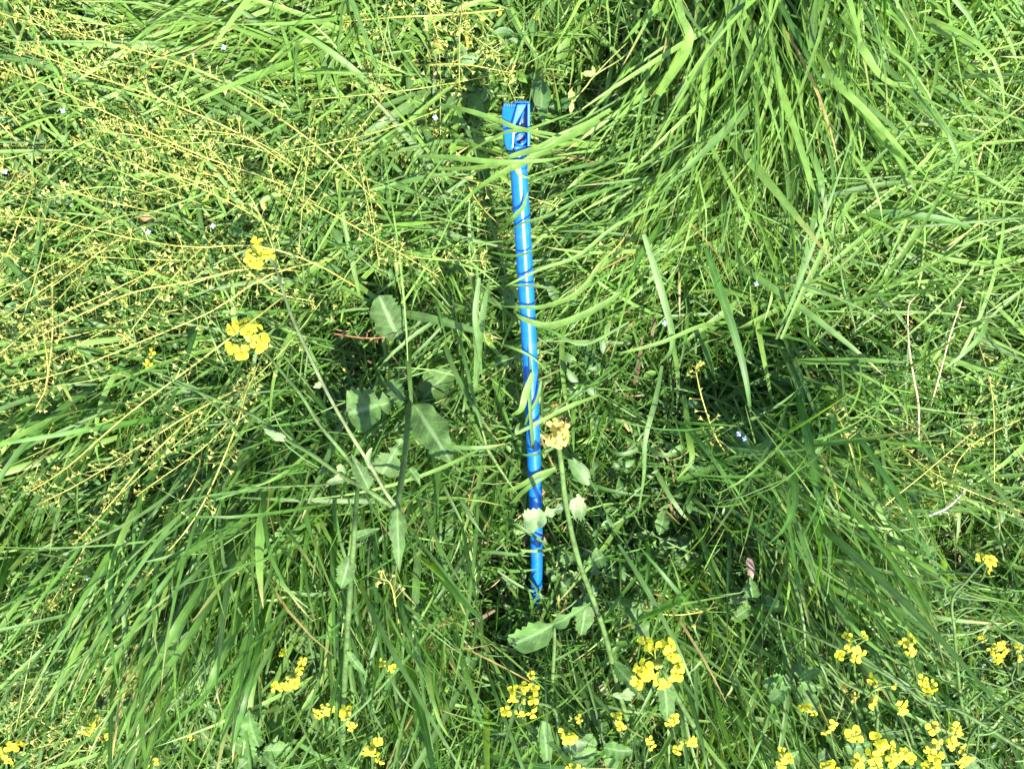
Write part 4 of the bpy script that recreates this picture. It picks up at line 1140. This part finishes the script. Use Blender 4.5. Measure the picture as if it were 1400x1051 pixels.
# ------------------------------------------------------------------ the blue pole
def box_verts(c, sx, sy, sz, ax, ay, az):
    v = []
    for z in (-1, 1):
        for y in (-1, 1):
            for x in (-1, 1): v.append(c + ax * x * sx / 2 + ay * y * sy / 2 + az * z * sz / 2)
    return np.array(v)
BOXQ = np.array([(0, 2, 3, 1), (4, 5, 7, 6), (0, 1, 5, 4), (2, 6, 7, 3), (0, 4, 6, 2), (1, 3, 7, 5)])
def bevel(o, w=.001, seg=2):
    m = o.modifiers.new('bevel', 'BEVEL'); m.width = w; m.segments = seg; m.limit_method = 'ANGLE'; m.angle_limit = math.radians(40)
    return o

def blue_pole():
    base = P(*POLE[-1])
    root = empty('blue_pole', base, 'bright blue painted metal pole with a clamp head lying in the grass', 'pole')
    pts = [P(x, y, z) for x, y, z in POLE[1:]]
    path = smooth_path(pts, 48)
    top = smooth_path([P(*POLE[0]), P(*POLE[1]), P(*POLE[2])], 10)
    rad = np.interp(np.arange(48), [0, 13, 28, 47], [.0102, .0100, .0093, .0080])
    mb = MB(); mb.tube(path, list(rad), 28); mb.build('shaft', M_BLUE, root, base)
    # joint ring and wider sleeve below the head
    def at(y, z_off=0):
        x, z = pole_at(y); return P(x, y, z + z_off)
    mb = MB(); mb.tube(smooth_path([at(206), at(226)], 4), [.0108, .0110, .0110, .0108], 28); bevel(mb.build('sleeve', M_BLUE, root, base), .0006)
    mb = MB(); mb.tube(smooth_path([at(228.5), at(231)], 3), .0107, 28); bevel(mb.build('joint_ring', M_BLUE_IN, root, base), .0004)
    for y0 in (432, 545):
        mb = MB(); mb.tube(smooth_path([at(y0), at(y0 + 3)], 3), .0103 if y0 < 500 else .0099, 28); mb.build('joint_ring', M_BLUE, root, base)
    # head: channel body on the right, flat clamp block on the left
    ay = at(138) - at(205); ay /= np.linalg.norm(ay)
    az = np.array([0, 0, 1.0]); az -= ay * az.dot(ay); az /= np.linalg.norm(az)
    ax = np.cross(ay, az)
    def hp(px, py, up): # point on the head plane plus height
        x, z = pole_at(py); return P(px, py, z) + az * up
    def slab(name, poly, h0, h1, mat, bv=.0012, tilt=0.0):
        n = len(poly)
        V = [hp(x, y, h0) for x, y in poly] + [hp(x, y, h1 - tilt * (poly[1][0] - x)) for x, y in poly]
        me = bpy.data.meshes.new(name)
        me.from_pydata([tuple(v - base) for v in V], [], [tuple(range(n - 1, -1, -1)), tuple(range(n, 2 * n))] + [(i, (i + 1) % n, n + (i + 1) % n, n + i) for i in range(n)])
        me.materials.append(mat)
        import bmesh
        bm = bmesh.new(); bm.from_mesh(me); bmesh.ops.recalc_face_normals(bm, faces=bm.faces); bm.to_mesh(me); bm.free()
        o = link(name, me, root)
        return bevel(o, bv)
    # photo outline of the parts of the head
    slab('clamp_block', [(687, 145), (710, 145), (709, 158), (704, 172), (702, 202), (699, 205), (692, 204), (690, 196), (686, 160)], -.010, .013, M_BLUE, .002, .00026)
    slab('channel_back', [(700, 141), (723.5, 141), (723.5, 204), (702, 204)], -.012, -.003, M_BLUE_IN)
    slab('channel_wall', [(720.4, 141), (724.2, 141), (724.2, 206), (720.4, 206)], -.0028, .012, M_BLUE, .0008)
    slab('channel_top', [(703, 138.5), (724, 138.5), (724, 140.8), (703, 140.8)], -.012, .011, M_BLUE, .0008)
    slab('lever', [(706.5, 142), (719.5, 141.2), (715.5, 150), (703, 172), (699.5, 169)], .0135, .0168, M_BLUE, .001)
    for k in range(8):
        x = 688.5 + k * 2.4
        slab('grip_ridge', [(x, 141.5), (x + 1.5, 141.5), (x + 1.5, 146), (x, 146)], -.006, .0142 - .00026 * (710 - x), M_BLUE, .0003)
    mb = MB()
    c = hp(708.5, 152, .0165)
    mb.tube(np.array([c, c + az * .0008, c + az * .0016, c + az * .0022]), [.0019, .0019, .0015, .0004], 14); mb.build('rivet', M_RIVET, root, base)
    mb = MB(); mb.tube(smooth_path([hp(716, 152, .002), hp(711, 168, .004), hp(707, 178, .003)], 8), .0014, 8); mb.build('release_rod', M_BLUE, root, base)
    mb = MB()
    ringp = [hp(712 + 8 * math.cos(a), 190 + 7 * math.sin(a) - 2.5 * math.cos(a), .004 + .004 * math.sin(a)) for a in np.linspace(0, 2 * PI, 21)]
    mb.tube(np.array(ringp), .0016, 8); mb.build('pull_ring', M_BLUE, root, base)
    slab('head_base', [(702, 198), (721, 198), (720, 208), (703, 208)], -.012, .0105, M_BLUE, .002)
blue_pole()

# ------------------------------------------------------------------ single blades lying over the pole and other blades that stand out
def hero(pts, wid, label, col=MID, roll=0.0, twist=0.0, tip=0.0, K=16):
    """pts: (px, py, height) from root to tip"""
    Cn = smooth_path([P(*p) for p in pts], K + 1)
    T = np.gradient(Cn, axis=0); T /= np.linalg.norm(T, axis=1, keepdims=True)
    up = np.array([0, 0, 1.0])
    S = np.cross(up, T); S /= np.linalg.norm(S, axis=1, keepdims=True) + 1e-9
    N = np.cross(T, S)
    t = np.linspace(0, 1, K + 1)
    r = roll + twist * t
    S2 = S * np.cos(r)[:, None] + N * np.sin(r)[:, None]; N2 = np.cross(T, S2)
    W = np.array([wid * F * (H - pts[len(pts) // 2][2])])
    V, Q, cc, lu = ribbons((Cn - Cn[0])[None], S2[None], N2[None], W, np.array(col)[None], 3, .14, np.array([tip]))
    lu[:, 2] = rng.uniform(0, 30)
    a, b, root, base = min(CLUMPS, key=lambda c: (c[0] - pts[0][0]) ** 2 + (c[1] - pts[0][1]) ** 2)
    o = link('blade', mesh_np('blade', V, Q, M_GRASS, cc, lu), root, Cn[0] - base)
    return tag(o, label)
def ov(pts, dz=.018):   # heights over the pole where a blade passes it
    out = []
    for x, y, *h in pts:
        xp, zp = pole_at(y)
        out.append((x, y, (zp if 0 < y < 860 else .1) + dz + (h[0] if h else 0)))
    return out
LG = LIME * .75 + MID * .25
HB = [
 ([(600, 143, -.05), (640, 152, -.01), (680, 165), (712, 177), (765, 186, -.01), (820, 200, -.04)], 8, 'pale blade crossing the pole head from the left, drooping right', LG),
 ([(640, 208, -.03), (690, 182), (720, 178), (770, 160, -.01), (800, 150, -.03)], 5, 'thin blade slanting up to the right across the pole head', LG),
 ([(820, 165, -.02), (780, 186), (740, 202), (700, 214), (688, 220, -.01)], 11, 'wide bright blade covering the pole just below its head', LG),
 ([(835, 150, -.02), (770, 190), (720, 220), (680, 240), (645, 265, -.03), (610, 300, -.05)], 9, 'long wide blade crossing the pole and bending down left below the head', LG),
 ([(570, 214, -.05), (620, 216, -.02), (680, 222), (740, 220), (775, 214, -.02)], 8, 'wide blade lying level across the pole at its sleeve', LG),
 ([(600, 232, -.05), (650, 230, -.02), (695, 224), (712, 240), (726, 244, -.005)], 7, 'blade with a folded tip hanging over the pole below the sleeve', LIME),
 ([(680, 320, -.06), (700, 300), (716, 282), (722, 262, .01)], 7, 'short blade curving up over the pole from its left side', LG),
 ([(860, 250, -.03), (800, 270), (750, 295), (715, 305), (690, 320, -.03)], 5, 'narrow blade crossing the pole under the short curving one', MID),
 ([(900, 280, -.03), (840, 310), (790, 350), (740, 368), (700, 387), (690, 392, -.02)], 5, 'narrow blade crossing the pole a third of the way down', LG),
 ([(770, 402, -.02), (740, 392), (705, 390), (695, 388, -.01)], 4, 'short narrow blade tip touching the pole above the level blade', GLAU),
 ([(830, 350, -.02), (790, 400), (745, 419), (710, 420), (680, 419, -.02)], 7, 'level bright blade crossing the middle of the pole', LG),
 ([(850, 400, -.01), (800, 430), (750, 445), (715, 436), (706, 428, -.01)], 10, 'wide blade reaching the middle of the pole from the right', LG),
 ([(860, 440, -.02), (800, 470), (760, 455), (730, 440, -.01), (712, 430, -.01)], 6, 'curved blade just under the wide one at the middle of the pole', MID),
 ([(730, 640, -.03), (728, 600), (724, 540), (726, 505), (722, 470, -.005)], 5, 'blade running up along the pole below its middle', MID),
 ([(728, 510, .01), (718, 540, .01), (712, 560, .01), (698, 568, -.005)], 10, 'yellow-green blade with a curled tip folded over the pole', LIME),
 ([(740, 520), (735, 545), (722, 570), (715, 590, -.01)], 5, 'thin blade beside the curled one on the pole', MID),
 ([(820, 540, -.03), (780, 555), (740, 575), (700, 595), (660, 603, -.02)], 6, 'long narrow blade crossing the pole beside the pale faded flower', LG),
 ([(760, 640, -.01), (735, 650), (715, 662), (695, 670, -.01), (680, 665, -.03)], 8, 'wide blade tip crossing the pole below the faded flower', LG),
 ([(690, 700, -.03), (715, 672), (740, 655), (765, 640, -.02)], 7, 'second blade crossing below the faded flower, slanting the other way', MID),
 ([(670, 775, -.01), (700, 780), (735, 778, .005)], 6, 'short blade tip touching the foot of the pole', MID),
 ([(640, 752, -.01), (690, 756), (725, 760, .003)], 6, 'short dark blade above the one at the foot of the pole', DEEP * 1.2),
 ([(680, 780, .02), (710, 800, .02), (745, 815, .02)], 4, 'thin blade slanting past the foot of the pole', MID),
 ([(690, 870, -.01), (712, 845, .02), (730, 822, .03), (742, 800, .03)], 6, 'dark blade standing over the foot of the pole', DEEP),
 ([(760, 860, -.01), (748, 835, .03), (738, 812, .03), (722, 790, .01)], 5, 'narrow blade leaning left over the foot of the pole', MID),
 ([(725, 870, .0), (728, 845, .03), (726, 815, .03), (716, 795, .02)], 5, 'upright blade directly in front of the foot of the pole', MID),
 ([(780, 590, -.01), (752, 615, .0), (722, 622), (700, 617, -.01)], 4, 'thin dark blade crossing the pole just under the pale flower level', DEEP * 1.2),
 ([(680, 470, -.02), (702, 476, .0), (730, 490), (752, 512, -.01)], 4, 'thin blade slanting down right over the pole middle', MID),
 ([(672, 345, -.02), (700, 350, .0), (724, 345), (760, 330, -.01)], 4, 'thin blade bridging the pole in its shaded upper third', MID),
 ([(676, 700, -.01), (705, 716, .01), (738, 738, .01), (760, 750, .0)], 5, 'dark blade slanting across the lower pole under the pale leaf', DEEP * 1.2),
 ([(770, 745, -.01), (742, 752, .01), (715, 752, .01), (698, 744, .0)], 5, 'short bright blade hooked over the lower pole', LG),
 ([(650, 530, .02), (655, 470, .05), (662, 420, .06), (670, 380, .04)], 11, 'upright wide blade just left of the pole middle', GLAU),
 ([(655, 380, .05), (650, 430, .06), (655, 480, .05), (660, 520, .02)], 8, 'drooping wide blade beside the upright one left of the pole', GLAU),
 ([(575, 330, .05), (590, 370, .07), (602, 420, .06)], 9, 'wide blade hanging right of the round leaf', LG),
 ([(480, 380, .08), (510, 405, .09), (560, 430, .09), (580, 440, .08)], 7, 'blade over the top of the round leaf pointing right', LG),
 ([(900, 130, .2), (940, 60, .27), (930, 20, .28), (925, -30, .25)], 16, 'very wide pale blade hanging from the top edge, right of the pole', LIME),
 ([(1110, 60, .2), (1140, 110, .26), (1190, 160, .26), (1240, 215, .22), (1270, 245, .18)], 12, 'long wide blade arching down right from the top right clump', LG),
 ([(1150, 20, .22), (1180, 70, .27), (1210, 110, .25), (1255, 122, .2)], 13, 'broad twisted blade with a bright tip at the top right', LIME),
 ([(880, 320, .2), (905, 400, .18), (920, 470, .15), (900, 500, .12)], 10, 'pale blade with a bent lower half hanging into the dark hollow', GLAU * 1.15),
 ([(965, 340, .16), (985, 400, .17), (1005, 460, .17), (1020, 520, .16), (1028, 580, .13)], 12, 'long dark wide blade falling through the hollow', DEEP * 1.1),
 ([(1000, 440, .1), (960, 445, .15), (905, 468, .16), (860, 480, .15), (845, 483, .14)], 6, 'level bright blade tip reaching left over the hollow', LG),
 ([(905, 500, .15), (895, 550, .17), (882, 600, .17), (880, 650, .14), (872, 705, .10)], 8, 'long upright pale blade in the hollow right of the faded flower', GLAU),
 ([(885, 600, .14), (870, 615, .15), (845, 620, .15), (822, 605, .12)], 7, 'arched blade curling left from the long pale blade', GLAU),
 ([(885, 610, .12), (905, 622, .14), (930, 618, .13), (945, 608, .1)], 7, 'arched blade curling right from the long pale blade', GLAU),
 ([(935, 540, .1), (942, 600, .15), (945, 630, .16), (925, 655, .14)], 10, 'bent blade with a bright folded tip in the dark hollow', LG),
 ([(330, 690, .1), (290, 780, .2), (245, 850, .25), (215, 905, .24), (190, 945, .2)], 12, 'long blade with a shiny bend and pale tip at the lower left, upper of three', MID),
 ([(340, 720, .1), (300, 800, .2), (260, 870, .25), (225, 915, .24), (190, 930, .2)], 12, 'long blade with a shiny bend pointing left near the bottom left', MID),
 ([(360, 760, .1), (330, 840, .2), (300, 905, .25), (280, 950, .24), (245, 978, .2)], 13, 'long wide blade with a shiny bent tip, lowest of the group at the lower left', MID * 1.1),
 ([(310, 720, .1), (270, 810, .2), (240, 870, .24), (235, 900, .2), (215, 893, .18)], 15, 'broad blade with the brightest shiny fold at the lower left', GLAU),
 ([(370, 790, .1), (355, 880, .2), (335, 960, .24), (315, 1030, .2)], 10, 'long dark blade falling towards the bottom edge, left quarter', DEEP * 1.15),
 ([(1090, 740, .1), (1130, 800, .2), (1180, 870, .24), (1250, 920, .2)], 9, 'long arched blade crossing above the corner flowers', MID),
 ([(1085, 520, .1), (1105, 600, .2), (1120, 680, .23), (1135, 760, .2)], 13, 'tall dark wide blade at the left of the deep green fan', DEEP * 1.2),
 ([(1140, 590, .1), (1175, 650, .2), (1215, 720, .22), (1260, 790, .2)], 11, 'bright green wide blade in the middle of the deep green fan', LG),
 ([(1050, 680, .12), (1085, 640, .18), (1115, 620, .2), (1135, 590, .19)], 10, 'pale blade bent up right at the edge of the hollow', GLAU * 1.15),
 ([(1400, 350, .12), (1350, 360, .16), (1300, 355, .17), (1260, 340, .16)], 8, 'bright curved blade in the flat grass at the right edge', LIME),
 ([(1350, 410, .1), (1345, 450, .16), (1320, 480, .17), (1290, 505, .16)], 9, 'pale wide blade leaning left near the right edge', GLAU * 1.2),
]
for h in HB:
    pts = h[0]
    if all(len(p) == 3 and p[2] >= .05 for p in pts) and pts[0][2] >= .05: q = pts
    else: q = ov(pts)
    hero(q, h[1], h[2], h[3], rng.normal(0, .15), rng.normal(0, .3))

# ------------------------------------------------------------------ small things
def speedwell(px, py, z, label, s=.0034, col=(0.30, 0.36, 0.75)):
    b = P(px + 4, py + 6, max(z - .06, 0))
    o = empty('speedwell_flower', b, label, 'speedwell')
    c = P(px, py, z)
    mb = MB(); mb.tube(smooth_path([b, (b + c) / 2 + [0.003, 0, 0], c - [0, 0, .001]], 6), [.0005, .0004], 5, (0.2, 0.27, 0.06)); mb.build('stem', M_PURSE, o, b)
    t0 = rng.uniform(0, 6)
    for k in range(4):
        a = t0 + k * PI / 2
        d = np.array([math.cos(a), math.sin(a), .12]); e = np.array([-math.sin(a), math.cos(a), 0])
        V = [c, c + d * s * .5 + e * s * .42, c + d * s * .95 + e * s * .3, c + d * s * 1.05, c + d * s * .95 - e * s * .3, c + d * s * .5 - e * s * .42, c + d * s * .55 + [0, 0, s * .1]]
        T = [(0, 6, 1), (1, 6, 2), (2, 6, 3), (3, 6, 4), (4, 6, 5), (5, 6, 0)]
        cc = np.tile(col, (7, 1)); cc[0] = (0.75, 0.8, 0.9); cc[6] = np.array(col) * .8
        me = mesh_np('petal', np.array(V) - b, None, M_PETAL_B, cc, np.zeros((7, 3)) + [.6, 0, 0], np.array(T))
        link('petal', me, o)
    mb = MB(); mb.tube([c, c + [0, 0, .0012], c + [0, 0, .002]], [.0007, .0006, .0002], 6, (.8, .8, .7)); mb.build('flower_centre', M_PURSE, o, b)
M_PETAL_B = leaf_mat('blue_petal', trans=0.3, rough=0.6, streak=0.1, rib=0, tint_t=(1, 1, 1), blotch=.05)
for x, y, z, lab in [
 (1010, 593, .17, 'tiny pale blue speedwell flower in the hollow, left one of a close pair'), (1018, 600, .17, 'tiny whitish speedwell flower in the hollow, right one of a close pair'),
 (306, 65, .2, 'tiny pale blue flower under a wide blade near the top left'), (86, 152, .17, 'tiny white-blue flower among yellow pods, upper left'),
 (7, 235, .18, 'tiny white-blue flower at the left edge'), (203, 317, .15, 'tiny faded blue flower beside the bowed seed stalk'),
 (291, 309, .17, 'tiny pale violet flower above the bowed seed stalk'), (595, 161, .15, 'tiny white flower left of the pole head'),
 (126, 800, .14, 'tiny blue flower over dark leaves at the lower left'), (121, 792, .14, 'tiny white flower over dark leaves at the lower left'),
 (909, 442, .1, 'tiny blue flower in the dark hollow right of the pole'), (1034, 388, .12, 'tiny dull blue flower at the upper edge of the hollow'),
 (155, 868, .15, 'tiny white flower among grass near the bottom left')]:
    speedwell(x, y, z, lab)

# leafy sprig right of the pole head
b = P(862, 62, .1)
o = empty('leafy_sprig', b, 'pale sprig with paired oval leaves arching right of the pole head', 'sprig')
stem(o, b, [(870, 60, .14), (850, 80, .18), (815, 102, .2), (800, 120, .2), (782, 140, .19)], .0011, .0009, (0.28, 0.3, 0.1), n=12, sides=6)
stem(o, b, [(814, 102, .2), (835, 80, .19), (858, 58, .16)], .001, .0008, (0.28, 0.3, 0.1), 'branch', 8, 6)
for a_, b_, w in [((813, 102, .2), (794, 101, .2), 8), ((783, 138, .2), (780, 122, .205), 10), ((783, 140, .195), (786, 128, .2), 8), ((782, 140, .19), (780, 155, .185), 7), ((813, 101, .2), (810, 90, .2), 5)]:
    leaf(o, b, a_, b_, w, 'ovate', .2, np.array([0.24, 0.33, 0.07]), .08, mat=M_WEED)

# dry leaf and straws
b = P(1022, 765, .1)
o = leaf(None, np.zeros(3), (1022, 762, .16), (1023, 802, .15), 13, 'lance', .4, np.array([0.13, 0.085, 0.07]), .12, name='dry_leaf', mat=M_STRAW)
tag(o, 'curled pinkish brown dry leaf hanging in the green grass, right of the pole foot', 'dry leaf')
def straw(pts, label, r=.0016, col=(0.42, 0.33, 0.17)):
    b = P(*pts[0])
    o = empty('dry_stalk', b, label, 'dry stalk')
    stem(o, b, pts, r, r * .6, col, n=14, sides=6).data.materials[0] = M_STRAW
    path = smooth_path([P(*q) for q in pts], 40)
    mb = MB()
    for k in range(14):
        i = rng.integers(5, 39); q = path[i]; d = rng.normal(0, 1, 3); d[2] = abs(d[2]); d /= np.linalg.norm(d)
        mb.tube([q, q + d * .005, q + d * .008], [.0004, .0006, .0002], 4, np.array(col) * rng.uniform(.7, 1.1))
    mb.build('side_twigs', M_STRAW, o, b)
straw([(1255, 640, .08), (1256, 560, .17), (1248, 510, .19), (1242, 465, .2), (1242, 420, .19), (1252, 405, .18)], 'pale dry stalk standing up near the right edge, left one of two')
straw([(1268, 570, .08), (1285, 510, .16), (1300, 455, .18), (1315, 410, .18)], 'pale dry stalk leaning right near the right edge, right one of two', .0014)
straw([(450, 455, .06), (500, 462, .08), (535, 460, .08)], 'reddish brown dry twig lying below the round leaf', .0013, (0.25, 0.12, 0.06))
straw([(1330, 655, .08), (1300, 690, .16), (1270, 705, .17)], 'whitish cut straw end near the right edge', .0020, (0.55, 0.5, 0.4))
straw([(260, 30, .03), (180, 45, .05), (120, 40, .05)], 'grey dry straw on bare soil near the top left corner', .0012, (0.4, 0.33, 0.22))
straw([(650, 640, .08), (640, 690, .12), (638, 720, .12)], 'thin reddish stalk in the grass left of the pole', .0010, (0.35, 0.2, 0.12))
